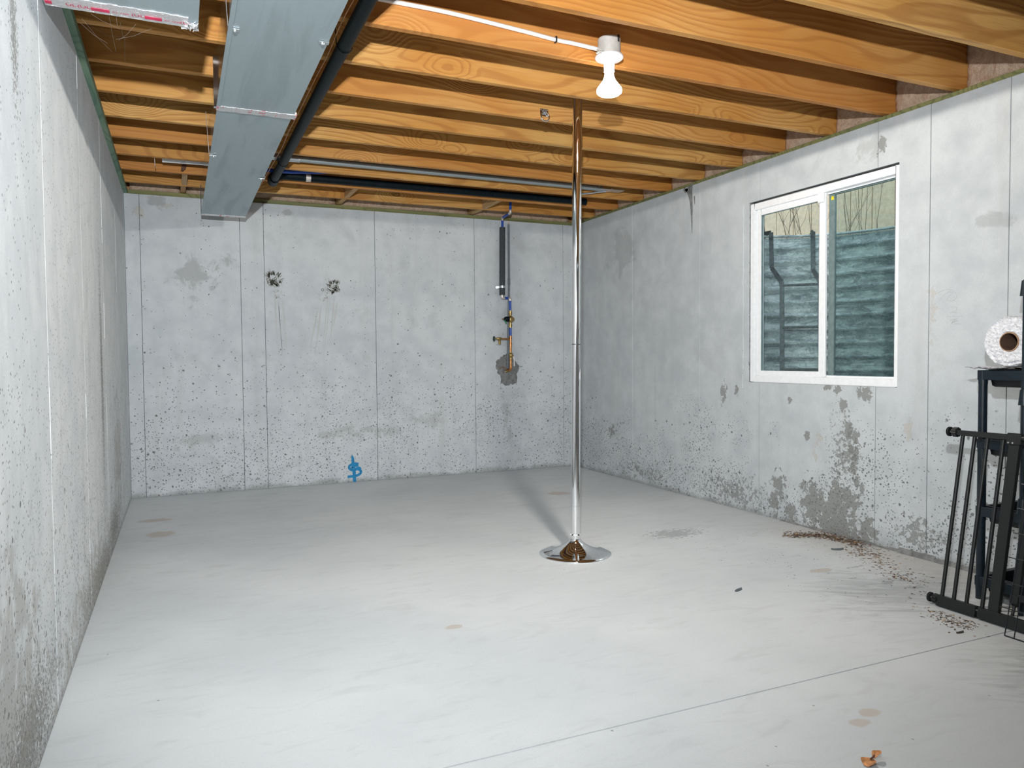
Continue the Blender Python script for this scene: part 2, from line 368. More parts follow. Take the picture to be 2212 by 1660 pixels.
# ------------------------------------------------------------------ geometry helpers
class MB:
    def __init__(s): s.v = []; s.f = []; s.mi = []; s.cur = 0
    def add(s, vs, fs):
        o = len(s.v); s.v += [tuple(v) for v in vs]
        for f in fs: s.f.append(tuple(i+o for i in f)); s.mi.append(s.cur)
        return s
    def box(s, x0, x1, y0, y1, z0, z1, mat=None):
        vs = [(x, y, z) for x in (x0, x1) for y in (y0, y1) for z in (z0, z1)]
        if mat is not None: vs = [mat @ Vector(v) for v in vs]
        return s.add(vs, [(0, 1, 3, 2), (4, 6, 7, 5), (0, 4, 5, 1), (2, 3, 7, 6), (0, 2, 6, 4), (1, 5, 7, 3)])
    def beam(s, a, b, w, h, up=(0, 0, 1)):
        """a bar from a to b, w across and h along 'up'"""
        a, b = Vector(a), Vector(b); d = (b-a).normalized(); up = Vector(up)
        r = d.cross(up).normalized(); u = r.cross(d)
        vs = [p + r*(sx*w/2) + u*(sz*h/2) for p in (a, b) for sx in (-1, 1) for sz in (-1, 1)]
        return s.add(vs, [(0, 1, 3, 2), (4, 6, 7, 5), (0, 4, 5, 1), (2, 3, 7, 6), (0, 2, 6, 4), (1, 5, 7, 3)])
    def tube(s, pts, r, seg=12, cap=True):
        pts = [Vector(p) for p in pts]; n = len(pts); rings = []
        rs = r if isinstance(r, (list, tuple)) else [r]*n
        prev = None
        for i, p in enumerate(pts):
            d = (pts[min(i+1, n-1)] - pts[max(i-1, 0)]).normalized()
            if prev is None:
                a = Vector((0, 0, 1)) if abs(d.z) < .9 else Vector((1, 0, 0))
                prev = d.cross(a).normalized()
            u = (prev - d*prev.dot(d)).normalized(); prev = u; w = d.cross(u)
            rings.append([p + (u*math.cos(2*math.pi*k/seg) + w*math.sin(2*math.pi*k/seg))*rs[i] for k in range(seg)])
        vs = [v for rg in rings for v in rg]
        fs = [(i*seg+k, i*seg+(k+1) % seg, (i+1)*seg+(k+1) % seg, (i+1)*seg+k) for i in range(n-1) for k in range(seg)]
        if cap: fs += [tuple(range(seg-1, -1, -1)), tuple((n-1)*seg+k for k in range(seg))]
        return s.add(vs, fs)
    def lathe(s, prof, origin=(0, 0, 0), axis='z', seg=32, closed=False):
        o = Vector(origin); vs = []
        def P(r, h, a):
            c, q = r*math.cos(a), r*math.sin(a)
            return o + {'z': Vector((c, q, h)), 'x': Vector((h, c, q)), 'y': Vector((q, h, c))}[axis]
        for r, h in prof: vs += [P(max(r, 1e-5), h, 2*math.pi*k/seg) for k in range(seg)]
        n = len(prof); m = n if closed else n-1
        fs = [((i % n)*seg+k, (i % n)*seg+(k+1) % seg, ((i+1) % n)*seg+(k+1) % seg, ((i+1) % n)*seg+k) for i in range(m) for k in range(seg)]
        return s.add(vs, fs)
    def torus(s, c, R, r, normal='y', seg=28, ms=8, squash=1.0):
        prof = [(R + r*math.cos(2*math.pi*k/ms), r*math.sin(2*math.pi*k/ms)) for k in range(ms)]
        return s.lathe(prof, c, normal, seg, True)
    def build(s, name, mat, parent=None, smooth=False, bevel=0.0, angle=40):
        me = bpy.data.meshes.new(name); me.from_pydata(s.v, [], s.f)
        for m in (mat if isinstance(mat, (list, tuple)) else [mat]): me.materials.append(m)
        if any(s.mi): me.polygons.foreach_set('material_index', s.mi)
        bm = bmesh.new(); bm.from_mesh(me)
        bmesh.ops.remove_doubles(bm, verts=bm.verts, dist=1e-6)
        bmesh.ops.recalc_face_normals(bm, faces=bm.faces)
        if bevel:
            es = [e for e in bm.edges if len(e.link_faces) == 2 and e.calc_face_angle(0) > .6]
            bmesh.ops.bevel(bm, geom=es, offset=bevel, segments=1, affect='EDGES', clamp_overlap=True)
        if smooth:
            for f in bm.faces: f.smooth = True
            for e in bm.edges:
                if len(e.link_faces) == 2 and e.calc_face_angle(0) > math.radians(angle): e.smooth = False
        bm.to_mesh(me); bm.free()
        o = bpy.data.objects.new(name, me); COL.objects.link(o)
        if parent is not None:
            o.parent = parent
            off = Vector((0, 0, 0)); q = parent
            while q is not None: off += q.location; q = q.parent
            o.location = -off
        return o

def thing(name, loc, label, cat, group=None):
    o = bpy.data.objects.new(name, None); COL.objects.link(o); o.location = loc; o.empty_display_size = .05
    return tag(o, label, cat, group)
def tag(o, label, cat, group=None):
    o['label'] = label; o['category'] = cat
    if group: o['group'] = group
    return o
def struct(name, loc=(0, 0, 0)):
    o = bpy.data.objects.new(name, None); COL.objects.link(o); o.location = loc; o['kind'] = 'structure'; return o
def bx(name, x0, x1, y0, y1, z0, z1, mat, parent=None, bevel=0.0):
    return MB().box(x0, x1, y0, y1, z0, z1).build(name, mat, parent, bevel=bevel)

# ------------------------------------------------------------------ the room
W, H = 3.879, 2.336          # inner width, height of the concrete
YN = -9.2                    # the end of the cellar behind the photographer
ZJ = H + .038                # underside of the joists
T = .20

fl = bx('floor', -.25, W+.25, YN-.25, .25, -.16, -.010, M['joint']); fl['kind'] = 'structure'
YJ = -4.614
bx('slab', 0, W, YJ+.003, 0, -.0105, 0, M['floor'], fl)
bx('slab', 0, W, YN, YJ-.003, -.0105, 0, M['floor'], fl)

SEAM = .0017
def wall_panels(axis, face, depth, cuts, h, mat, parent, hole=None):
    """one cast panel imprint per formwork board, each with its own arris; hole = (a0, a1, z0, z1)"""
    for a0, a1 in zip(cuts[:-1], cuts[1:]):
        a0, a1 = min(a0, a1)+SEAM, max(a0, a1)-SEAM
        rects = [(a0, a1, 0, h)]
        if hole:
            b0, b1, z0, z1 = hole
            if a1 > b0 and a0 < b1:
                rects = []
                if a0 < b0: rects.append((a0, b0, 0, h))
                if a1 > b1: rects.append((b1, a1, 0, h))
                c0, c1 = max(a0, b0), min(a1, b1)
                rects += [(c0, c1, 0, z0), (c0, c1, z1, h)]
        m = MB()
        for r0, r1, z0, z1 in rects:
            if axis == 'x': m.box(r0, r1, face, face+depth, z0, z1)
            else: m.box(face, face+depth, r0, r1, z0, z1)
        m.build('concrete_panel', mat, parent, bevel=0.0012 if len(rects) == 1 else 0)

# back wall
wb = bx('wall_back', -T, W+T, .012, T, 0, H, M['joint_grime']); wb['kind'] = 'structure'
wall_panels('x', 0, .0125, [0, .105, .8275, 1.010, 1.927, 2.848, 3.7645, W], H, M['wall_back'], wb)
# left wall
wl = bx('wall_left', -T, -.012, YN, .012, 0, H, M['joint_grime']); wl['kind'] = 'structure'
cl = [0, -.055, -.9686, -1.918, -2.8676, -3.815, -4.74, -5.66, -6.58, -7.5, -8.42, YN]
wall_panels('y', 0, -.0125, cl, H, M['wall_left'], wl)
for y in cl[1:7]:             # thin fins of cement left proud in the form joints
    m = MB(); z = .0
    while z < H-.05:
        l = random.uniform(.08, .4); pr = random.choice([.0004, .0008, .0015, -.004, -.004])
        m.box(-.010, pr, y-.0019, y+.0019, z, min(H, z+l)); z += l + random.choice([0, 0, .01, .05])
    m.build('seam_fin', M['wall_left'], wl)
# right wall with the window opening
WY0, WY1, WZ0, WZ1 = -3.600, -2.446, .885, 2.088
wr = MB()
OY0, OY1 = WY0-.20, WY1+.26      # the opening flares towards the well
wr.box(W+.012, W+T, YN, OY0, 0, H).box(W+.012, W+T, OY1, .012, 0, H).box(W+.012, W+.06, OY0, WY0, 0, H).box(W+.012, W+.06, WY1, OY1, 0, H).box(W+.06, W+T, OY0, WY0, 0, WZ0).box(W+.06, W+T, WY1, OY1, 0, WZ0).box(W+.06, W+T, OY0, WY0, WZ1+.1, H).box(W+.06, W+T, WY1, OY1, WZ1+.1, H).box(W+.012, W+T, WY0, WY1, 0, WZ0).box(W+.012, W+T, WY0, WY1, WZ1, H)
wr = wr.build('wall_right', M['joint_grime']); wr['kind'] = 'structure'
wall_panels('y', W, .0125, [0, -.12, -1.035, -1.933, -2.5557, -3.4655, -3.781, -4.1815, -5.10, -6.0, -6.9, -7.8, YN], H, M['wall_right'], wr, (WY0, WY1, WZ0, WZ1))
# rough cement lip that squeezed out along the foot of the right wall
m = MB(); y = -2.75
while y > -4.9:
    l = random.uniform(.04, .12); d = random.uniform(.006, .02) * (1 if y < -3.2 else .5); h = random.uniform(.012, .030) * (1 if y < -3.5 else .5)
    m.add([(W, y, 0), (W-d, y, 0), (W-d*.6, y, h*.6), (W, y, h), (W, y-l, 0), (W-d, y-l, 0), (W-d*.6, y-l, h*.6), (W, y-l, h)],
          [(0, 1, 2, 3), (7, 6, 5, 4), (1, 5, 6, 2), (2, 6, 7, 3)]); y -= l
m.build('cement_lip', M['grout'], wr)
# wall behind the photographer
wn = bx('wall_near', -T, W+T, YN-T, YN, 0, H, M['wall_back']); wn['kind'] = 'structure'

# ceiling: subfloor boards, joists, sill plates and rim boards
ce = bx('ceiling', -T, W+T, YN-T, .25, ZJ+.2355, ZJ+.26, M['subfloor']); ce['kind'] = 'structure'
JY = [-.248 - .4064*k for k in range(22)]
joists = []
for k, y in enumerate(JY):
    sag = random.uniform(-.003, .003)
    j = bx('joist', -.12, W+.16, y, y+.038, ZJ, ZJ+.235, M['joist'], ce, bevel=.003)
    joists.append(j)
def block(x, y0, y1):
    bx('blocking_board', x, x+.038, y0, y1, ZJ+.003, ZJ+.2345, M['block'], ce, bevel=.002)
for x in (.405, 1.62, 2.83):
    block(x, JY[1]+.039, JY[0]-.001); block(x-.008, JY[0]+.039, .14)
# rim boards close the bays
for nm, a in (('rim_board', (-T, W+T, .145, .185)),):
    bx(nm, a[0], a[1], a[2], a[3], ZJ, ZJ+.235, M['block'], ce)
bx('rim_board', -T, -.125, YN-T, .144, ZJ, ZJ+.235, M['block'], ce)
bx('rim_board', W+.165, W+T, YN-T, .144, ZJ, ZJ+.235, M['block'], ce)
bx('rim_board', -.12, W+.16, YN-T, YN-T+.04, ZJ, ZJ+.235, M['block'], ce)
t1 = bx('trim_1', -T, .026, YN, .05, H, ZJ, M['plate_y'], bevel=.002); t1['kind'] = 'structure'
t2 = bx('trim_2', .027, W+T, .035, T, H, ZJ, M['plate'], bevel=.002); t2['kind'] = 'structure'
t3 = bx('trim_3', W+.045, W+T, YN, .034, H, ZJ, M['plate'], bevel=.002); t3['kind'] = 'structure'

# marks on the walls ------------------------------------------------
def ribbon(m, pts, w, nrm, lift):
    """a brush stroke: a thin raised strip following pts, w wide (may vary), on a wall of normal nrm"""
    pts = [Vector(p) for p in pts]; nrm = Vector(nrm); n = len(pts); vs = []
    ws = w if isinstance(w, (list, tuple)) else [w]*n
    for i, p in enumerate(pts):
        d = (pts[min(i+1, n-1)] - pts[max(i-1, 0)]).normalized(); s = d.cross(nrm).normalized()
        for q, l in ((-1, 0), (-1, lift), (1, lift), (1, 0)): vs.append(p + s*q*ws[i]/2 + nrm*l)
    fs = []
    for i in range(n-1):
        for k in range(3): fs.append((i*4+k, i*4+k+1, (i+1)*4+k+1, (i+1)*4+k))
    fs += [(0, 1, 2, 3), ((n-1)*4+3, (n-1)*4+2, (n-1)*4+1, (n-1)*4)]
    m.add(vs, fs)
def spline(pts, k=6):
    out = []
    P = [Vector(p) for p in pts]; P = [P[0]*2-P[1]] + P + [P[-1]*2-P[-2]]
    for i in range(1, len(P)-2):
        for t in range(k):
            u = t/k
            out.append(.5*((2*P[i]) + (P[i+1]-P[i-1])*u + (2*P[i-1]-5*P[i]+4*P[i+1]-P[i+2])*u*u + (3*P[i]-P[i-1]-3*P[i+1]+P[i+2])*u**3))
    out.append(P[-2]); return out
def bw(x, z): return (x, 0, z)
N_B = (0, -1, 0)
# blue sprayed sign: an S shape crossed by an upright, as far as it can be read
m = MB()
X0 = 1.703; PX = .00412/14.1    # metres per pixel of the enlarged crop the stroke was read from
def bp(u, v): return bw(1.709 + (u-950)*.000275, .1145 - (v-785)*.000268)
ribbon(m, [bp(925, 350), bp(945, 430), bp(955, 600), bp(980, 850), bp(990, 1000), bp(995, 1215)], [.010, .022, .026, .030, .028, .028], N_B, .0012)
ribbon(m, spline([bp(1125, 640), bp(980, 625), bp(850, 680), bp(840, 770), bp(950, 830), bp(1080, 800), bp(1180, 850), bp(1190, 930), bp(1100, 1000), bp(960, 1025), bp(780, 1030)]),
       .022, N_B, .0016)
ribbon(m, spline([bp(1120, 690), bp(1000, 700), bp(920, 740), bp(1000, 790), bp(1140, 760), bp(1190, 820)]), .018, N_B, .0020)
o = m.build('paint_mark', M['blue_paint'], wb); o['label'] = 'blue sprayed mark like an S crossed by an upright'
# dried mud hand prints
def handprint(cx, cz, s, mirror, rot, faint=False):
    m = MB(); rnd = random.Random(int(cx*1000))
    def smear(u, v, l, a, w):
        ca, sa = math.cos(rot), math.sin(rot); u *= mirror; a = a if mirror > 0 else math.pi-a
        for _ in range(int(15 if not faint else 4)):
            uu = u + rnd.gauss(0, .009); vv = v + rnd.gauss(0, .007); aa = a + rnd.gauss(0, .25); ll = l*rnd.uniform(.35, 1)
            pts = []
            for t in (-.5, -.2, .15, .5):
                x = uu + math.cos(aa)*ll*t + rnd.gauss(0, .0012); y = vv + math.sin(aa)*ll*t + rnd.gauss(0, .0012)
                pts.append(bw(cx + (x*ca - y*sa)*s, cz + (x*sa + y*ca)*s))
            k = w*rnd.uniform(.3, .75)*s
            ribbon(m, pts, [k*.4, k, k*.9, k*.3], N_B, .0008)
    smear(-.016, -.022, .040, 1.2, .007); smear(.014, -.030, .040, 2.1, .008); smear(.0, -.006, .045, .3, .006); smear(-.02, .0, .03, 1.5, .006)
    for i, (u, v, a) in enumerate(((-.036, .032, 1.9), (-.013, .044, 1.65), (.011, .042, 1.45), (.033, .026, 1.15))): smear(u, v, .036, a, .006)
    smear(.044, -.010, .030, .5, .006)
    return m.build('muddy_handprint' if not faint else 'mud_smear', M['mud'] if not faint else M['mud_faint'], wb)
handprint(1.078, 1.714, 1.25, 1, .1)
handprint(1.574, 1.668, 1.1, -1, .25)
handprint(1.115, 1.590, .9, 1, .1, True); handprint(1.49, 1.585, .9, -1, .2, True)
m = MB(); m.torus((1.477, -.0003, 1.645), .010, .0022, 'y', 14, 4); m.build('mud_ring', M['mud'], wb)
m = MB()
for x0, z0, x1, z1 in ((1.082, 1.66, 1.095, 1.25), (1.115, 1.56, 1.14, 1.10), (1.15, 1.56, 1.175, 1.15), (1.44, 1.50, 1.37, 1.16), (1.47, 1.52, 1.41, 1.10), (1.53, 1.60, 1.47, 1.10), (1.57, 1.6, 1.53, 1.2), (1.60, 1.55, 1.56, 1.3)):
    for q in range(2):
        dx = random.uniform(-.01, .01)
        ribbon(m, [bw(x0+dx+(x1-x0)*t+random.gauss(0, .0015), z0+(z1-z0)*t) for t in (0, .2, .4, .6, .8, 1)], [.002, .004, .005, .004, .003, .001], N_B, .0003)
m.build('mud_streak', M['mud_faint'], wb)
# mortar patch round the water inlet
rnd = random.Random(3); m = MB(); cx, cz = 3.168, .962; ring = []
for k in range(40):
    a = 2*math.pi*k/40; r = .115*(1+.28*noise.noise(Vector((math.cos(a)*1.7, math.sin(a)*1.7, 4.2)))+rnd.uniform(-.12, .12))
    ring.append((cx + r*math.cos(a)*1.0, cz + r*math.sin(a)*1.15 + (-.03 if math.sin(a) < -.7 else 0)))
vs = [(x, .0, z) for x, z in ring] + [(cx+(x-cx)*.93, -.004, cz+(z-cz)*.93) for x, z in ring] + [(cx, -.006, cz)]
m.add(vs, [(k, (k+1) % 40, 40+(k+1) % 40, 40+k) for k in range(40)] + [(40+k, 40+(k+1) % 40, 80) for k in range(40)])
m.build('mortar_patch', M['grout'], wb)['label'] = 'dark mortar patch round the water inlet'
# dark run of slurry under the right-hand plate
m = MB(); N_R = (-1, 0, 0)
def rw(y, z): return (W, y, z)
ribbon(m, [rw(-1.80, 2.335), rw(-1.815, 2.29), rw(-1.83, 2.22), rw(-1.838, 2.1), rw(-1.84, 1.98)], [.10, .055, .032, .016, .003], N_R, .002)
ribbon(m, [rw(-1.745, 2.333), rw(-1.76, 2.31), rw(-1.79, 2.315)], [.03, .03, .02], N_R, .002)
ribbon(m, [rw(-1.868, 2.25), rw(-1.872, 2.19)], [.014, .004], N_R, .002)
m.build('slurry_run', M['grout'], wr)
m = MB(); r = random.Random(8); pts = [(W-.001, -2.398+r.gauss(0, .0025), .84+1.24*k/40) for k in range(41)]
m.tube(pts, [r.uniform(.003, .0075) for _ in pts], 7); m.build('caulk_bead', M['wall_right'], wr, smooth=True)
# faint pencil figures high on the right wall
m = MB()
def pc(u, v): return hitR(1950+u/3.77, 560+v/3.77)
def hitR(px, py):
    cy, sy, cp, sp = math.cos(YAW), math.sin(YAW), math.cos(PITCH), math.sin(PITCH)
    f = Vector((sy*cp, cy*cp, sp)); r = Vector((cy, -sy, 0)); u = r.cross(f); cr, sr = math.cos(ROLL), math.sin(ROLL)
    R = r*cr + u*sr; U = u*cr - r*sr
    d = f + R*((px-1106)/F_PX) - U*((py-830)/F_PX); t = (W-CAM.x)/d.x
    return CAM + d*t
for path in ([(285, 280), (330, 255), (400, 250), (340, 290), (290, 345)], [(400, 252), (415, 265), (360, 325), (400, 340), (440, 310), (425, 270), (380, 272)],
             [(390, 395), (420, 388), (442, 402), (425, 425), (380, 440), (440, 438)], [(355, 468), (490, 466)], [(385, 500), (440, 486), (400, 515), (450, 500), (395, 525), (480, 530)]):
    ribbon(m, spline([pc(*q) for q in path], 5), .0018, N_R, .0003)
m.build('pencil_note', M['pencil'], wr)

# ------------------------------------------------------------------ window
XF = W + .012
wi = struct('window_1', (XF, (WY0+WY1)/2, WZ0))
FW, FD = .042, .085
m = MB()
m.box(XF, XF+FD, WY1-FW, WY1-.006, WZ0+.003, WZ1-.012).box(XF, XF+FD, WY0+.003, WY0+.030, WZ0+.003, WZ1-.012)
m.box(XF, XF+FD, WY0+.030, WY1-FW, WZ1-.055, WZ1-.012).box(XF, XF+FD, WY0+.030, WY1-FW, WZ0+.003, WZ0+.046)
m.build('outer_frame', M['vinyl'], wi, bevel=.003)
m = MB()                                      # track ridges of the frame
m.box(XF+.034, XF+.038, WY0+.030, WY1-FW, WZ0+.046, WZ0+.056).box(XF+.034, XF+.038, WY0+.03, WY1-FW, WZ1-.064, WZ1-.052)
m.box(XF+.034, XF+.038, WY1-FW-.010, WY1-FW, WZ0+.056, WZ1-.064)
m.build('track', M['vinyl'], wi)
SY0, SY1, SZ0, SZ1 = -3.078, WY1-FW-.012, WZ0+.047, WZ1-.054
sa = MB()
XS = XF+.014
sa.box(XS, XS+.018, SY1-.036, SY1, SZ0, SZ1).box(XS, XS+.018, SY0, SY0+.046, SZ0, SZ1)
sa.box(XS, XS+.018, SY0+.046, SY1-.036, SZ1-.040, SZ1).box(XS, XS+.018, SY0+.046, SY1-.036, SZ0, SZ0+.032)
sa = sa.build('sliding_sash', M['vinyl'], wi, bevel=.002)
bx('pane', XS+.007, XS+.011, SY0+.045, SY1-.035, SZ0+.031, SZ1-.039, M['glass'], sa)
m = MB().box(XS+.004, XS+.014, SY1-.041, SY1-.036, SZ0+.032, SZ1-.04).box(XS+.004, XS+.014, SY0+.046, SY1-.036, SZ1-.044, SZ1-.04)
m.build('glazing_seal', M['seal'], sa)
la = MB().box(XS-.012, XS, SY0+.004, SY0+.05, SZ1-.055, SZ1+.004).box(XS-.016, XS-.006, SY0+.018, SY0+.046, SZ1+.004, SZ1+.016).build('latch', M['vinyl'], sa, bevel=.003)
XP = XF+.056
fp = MB()
fp.box(XP-.006, XP+.010, -3.113, -3.072, SZ0, SZ1).box(XP-.006, XP+.010, WY0+.031, WY0+.040, SZ0, SZ1)
fp.box(XP-.006, XP+.010, WY0+.04, -3.113, SZ1-.016, SZ1).box(XP-.006, XP+.010, WY0+.04, -3.113, SZ0, SZ0+.012)
fp = fp.build('fixed_sash', M['seal'], wi)
bx('pane', XP, XP+.004, WY0+.038, -3.111, SZ0+.010, SZ1-.014, M['glass_fixed'], fp)
bx('sticker', XP-.009, XP-.006, -3.108, -3.090, SZ1-.045, SZ1-.024, M['yellow'], fp)

# ------------------------------------------------------------------ outside the window
gr = MB()
WCX, WCY, WAX, WAY = W+T, -3.02, .72, .83
ZG = 1.86
gr.box(W+T, 9.5, -9, -3.86, ZG-.3, ZG).box(W+T, 9.5, -2.18, 5, ZG-.3, ZG).box(W+T+.735, 9.5, -3.86, -2.18, ZG-.3, ZG)
gr = gr.build('ground', M['soil']); gr['kind'] = 'structure'
we = thing('window_well', (WCX+.4, WCY, .6), 'curved corrugated steel well wall outside the basement window', 'window well')
m = MB(); seg = 48; zs = []
z = .60
while z < 1.915: zs.append(z); z += .0085
vs = []
for zz in zs:
    d = .0125*math.sin(2*math.pi*zz/.098) + .003*math.sin(2*math.pi*zz/.049 + 1)
    for k in range(seg+1):
        a = -math.pi/2 + math.pi*k/seg
        vs.append((WCX + (WAX+d)*math.cos(a), WCY + (WAY+d)*math.sin(a), zz))
m.add(vs, [(i*(seg+1)+k, i*(seg+1)+k+1, (i+1)*(seg+1)+k+1, (i+1)*(seg+1)+k) for i in range(len(zs)-1) for k in range(seg)])
wm = m.build('corrugated_wall', M['well'], we, smooth=True, angle=80)
sd = wm.modifiers.new('thickness', 'SOLIDIFY'); sd.thickness = .002
m = MB(); m.tube([(WCX + (WAX+.004)*math.cos(-math.pi/2+math.pi*k/40), WCY + (WAY+.004)*math.sin(-math.pi/2+math.pi*k/40), 1.922) for k in range(41)], .010, 8)
m.build('rolled_rim', M['well'], we, smooth=True)
m = MB(); vs = [(WCX, WCY, .6)] + [(WCX + (WAX-.012)*math.cos(-math.pi/2+math.pi*k/24), WCY + (WAY-.012)*math.sin(-math.pi/2+math.pi*k/24), .6) for k in range(25)]
vs += [(x, y, .55) for x, y, z in vs]
m.add(vs, [(0, k+1, k+2) for k in range(24)] + [(26, 26+k+2, 26+k+1) for k in range(24)] + [(k+1, 26+k+1, 26+k+2, k+2) for k in range(24)])
g2 = m.build('gravel_bed', M['gravel'], we)
la = thing('escape_ladder', (4.3, -2.3, .62), 'dark metal ladder hooked over the rim of the window well', 'ladder')
r1 = [(4.245, -2.180, 1.880), (4.25, -2.190, 1.945), (4.256, -2.252, 1.945), (4.258, -2.260, 1.69), (4.242, -2.372, 1.585), (4.24, -2.378, 1.55), (4.24, -2.387, .62)]
r2 = [(4.565, -2.340, 1.875), (4.54, -2.355, 1.945), (4.51, -2.395, 1.945), (4.505, -2.402, 1.67), (4.43, -2.53, 1.60), (4.425, -2.545, 1.56), (4.42, -2.56, .62)]
for r in (r1, r2):
    m = MB()
    for a, b in zip(r[:-1], r[1:]): m.beam(a, b, .030, .012, (.8, .6, .2))
    m.build('rail', M['ladder'], la, bevel=.001)
for z in (1.555, 1.26, .965, .72):
    MB().tube([(4.24, -2.385, z), (4.42, -2.56, z)], .009, 8).build('rung', M['ladder'], la, smooth=True)
so = struct('wall_outside', (7.4, 1, ZG))
y = -4.5
while y < 6.0:
    bx('siding_board', 7.38, 7.42, y, y+.282, ZG-.05, 4.6, M['siding'], so, bevel=.004); y += .29
bx('wall_core', 7.42, 7.6, -4.5, 6.1, ZG-.05, 4.6, M['siding'], so)
def shrub(x, y, nst, seed, label):
    t = thing('dry_shrub', (x, y, ZG), label, 'plant'); r = random.Random(seed)
    for k in range(nst):
        a = r.uniform(0, 6.28); l = r.uniform(.5, 1.0); lean = r.uniform(.02, .35)
        bx0, by0 = x + r.gauss(0, .09), y + r.gauss(0, .13)
        pts = [(bx0 + math.cos(a)*lean*q*q + r.gauss(0, .008), by0 + math.sin(a)*lean*q*q + r.gauss(0, .008), ZG + l*q) for q in (0, .2, .4, .6, .8, 1)]
        m = MB(); m.tube(pts, [.0032, .0028, .0025, .002, .0017, .0012], 5)
        for _ in range(2):
            i = r.randrange(1, 5); p = Vector(pts[i]); aa = r.uniform(0, 6.28)
            m.tube([p, p+Vector((math.cos(aa)*.07, math.sin(aa)*.07, .12)), p+Vector((math.cos(aa)*.10, math.sin(aa)*.10, .26))], [.0016, .0013, .0008], 4)
        m.build('stem', M['stem'], t, smooth=True)
shrub(5.05, -1.62, 11, 4, 'dry leafless stems behind the well rim, seen through the sliding sash')
shrub(5.35, -1.95, 8, 9, 'dry leafless stems behind the well rim, seen through the fixed pane')

# ------------------------------------------------------------------ insulation batts
def batt(x0, x1, y0, y1, z0, z1, face, seed, depth):
    """a lumpy fibreglass batt; face 'x' looks to -x, face 'y' looks to -y"""
    nu, nv = 22, 12; m = MB(); vs = []
    for j in range(nv+1):
        for i in range(nu+1):
            u, v = i/nu, j/nv
            edge = min(1, min(u, 1-u)*9) * min(1, min(v, 1-v)*6)
            q = Vector((u*(y1-y0 if face == 'x' else x1-x0)*9, v*(z1-z0)*11, seed*3.7))
            d = .014*noise.noise(q) + .009*noise.noise(q*2.7) + .005*noise.noise(q*6) + .010*(edge-1)
            if face == 'x': vs.append((x0 - d, y0+(y1-y0)*u, z0+(z1-z0)*v))
            else: vs.append((x0+(x1-x0)*u, y0 - d, z0+(z1-z0)*v))
    n0 = len(vs)
    for j in range(nv+1):
        for i in range(nu+1):
            x, y, z = vs[j*(nu+1)+i]
            vs.append((x0+depth, y, z) if face == 'x' else (x, y0+depth, z))
    fs = []
    for j in range(nv):
        for i in range(nu):
            a = j*(nu+1)+i; fs.append((a, a+1, a+nu+2, a+nu+1)); a += n0; fs.append((a+nu+1, a+nu+2, a+1, a))
    bd = [i for i in range(nu)] + [j*(nu+1)+nu for j in range(nv)] + [nv*(nu+1)+i for i in range(nu, 0, -1)] + [j*(nu+1) for j in range(nv, 0, -1)]
    for a, b in zip(bd, bd[1:]+bd[:1]): fs.append((a, a+n0, b+n0, b))
    return m.add(vs, fs)
ORD = ['nearest the back corner', 'second from the back corner', 'third from the back corner', 'fourth from the back corner', 'fifth from the back corner',
       'sixth from the back corner', 'seventh from the back corner', 'eighth from the back corner', 'ninth from the back corner', 'tenth from the back corner', 'eleventh from the back corner']
for k in range(11):
    y1 = JY[k-1]-.004 if k else .13
    y0 = JY[k]+.042
    if k == 0: y0, y1 = JY[0]+.042, -.02
    o = batt(W+.078, 0, y0, y1, ZJ+.001, ZJ+.233, 'x', k+1, .07).build('insulation_batt', M['wool'], None, smooth=True, angle=180)
    tag(o, 'tan fiberglass batt between the joist ends over the right wall, ' + ORD[k], 'insulation', 'batts over the right wall')
for k, (a, b, lab) in enumerate(((.04, .392, 'left of the main duct'), (.44, 1.607, 'behind the main duct end'), (1.655, 2.817, 'between two blocking boards'), (2.865, 3.86, 'above the blue pipe'))):
    o = batt(a, b, .062, 0, ZJ+.001, ZJ+.215, 'y', 20+k, .07).build('insulation_batt', M['wool'], None, smooth=True, angle=180)
    tag(o, 'brownish fiberglass batt on the back wall plate, ' + lab, 'insulation', 'batts over the back wall')

# ------------------------------------------------------------------ ducts
DX0, DX1, DZ = .530, .848, 2.146
DT = ZJ - .004
tr = thing('trunk_duct', (.69, -3.2, DT), 'long galvanized rectangular main duct hung lengthwise under the joists', 'duct')
YD1, YD2 = -2.95, -.345
def duct_section(y0, y1, inset, parent):
    x0, x1, z0 = DX0+inset, DX1-inset, DZ+inset*.7
    m = MB()
    m.add([(x0, y0, z0), (x1, y0, z0), (x1, y1, z0), (x0, y1, z0), (x0, y0, DT), (x1, y0, DT), (x1, y1, DT), (x0, y1, DT)],
          [(0, 3, 2, 1), (1, 2, 6, 5), (4, 5, 6, 7), (2, 3, 7, 6), (0, 1, 5, 4)])
    sec = m.build('duct_section', M['duct'], parent)
    MB().add([(x0, y0, z0), (x0, y1, z0), (x0, y1, DT), (x0, y0, DT), (x0+.001, y0, z0), (x0+.001, y1, z0), (x0+.001, y1, DT), (x0+.001, y0, DT)],
             [(0, 1, 2, 3), (7, 6, 5, 4), (0, 4, 5, 1), (1, 5, 6, 2), (2, 6, 7, 3), (3, 7, 4, 0)]).build('duct_side', M['duct_side'], sec)
    # cross-break creases and the folded lock seam along the lower edge
    m = MB(); m.box(x0-.003, x0+.012, y0, y1, z0-.003, z0+.0005); m.build('lock_seam', M['duct'], sec)
duct_section(-8.9, YD1, 0, tr); duct_section(YD1+.001, YD2, .004, tr)
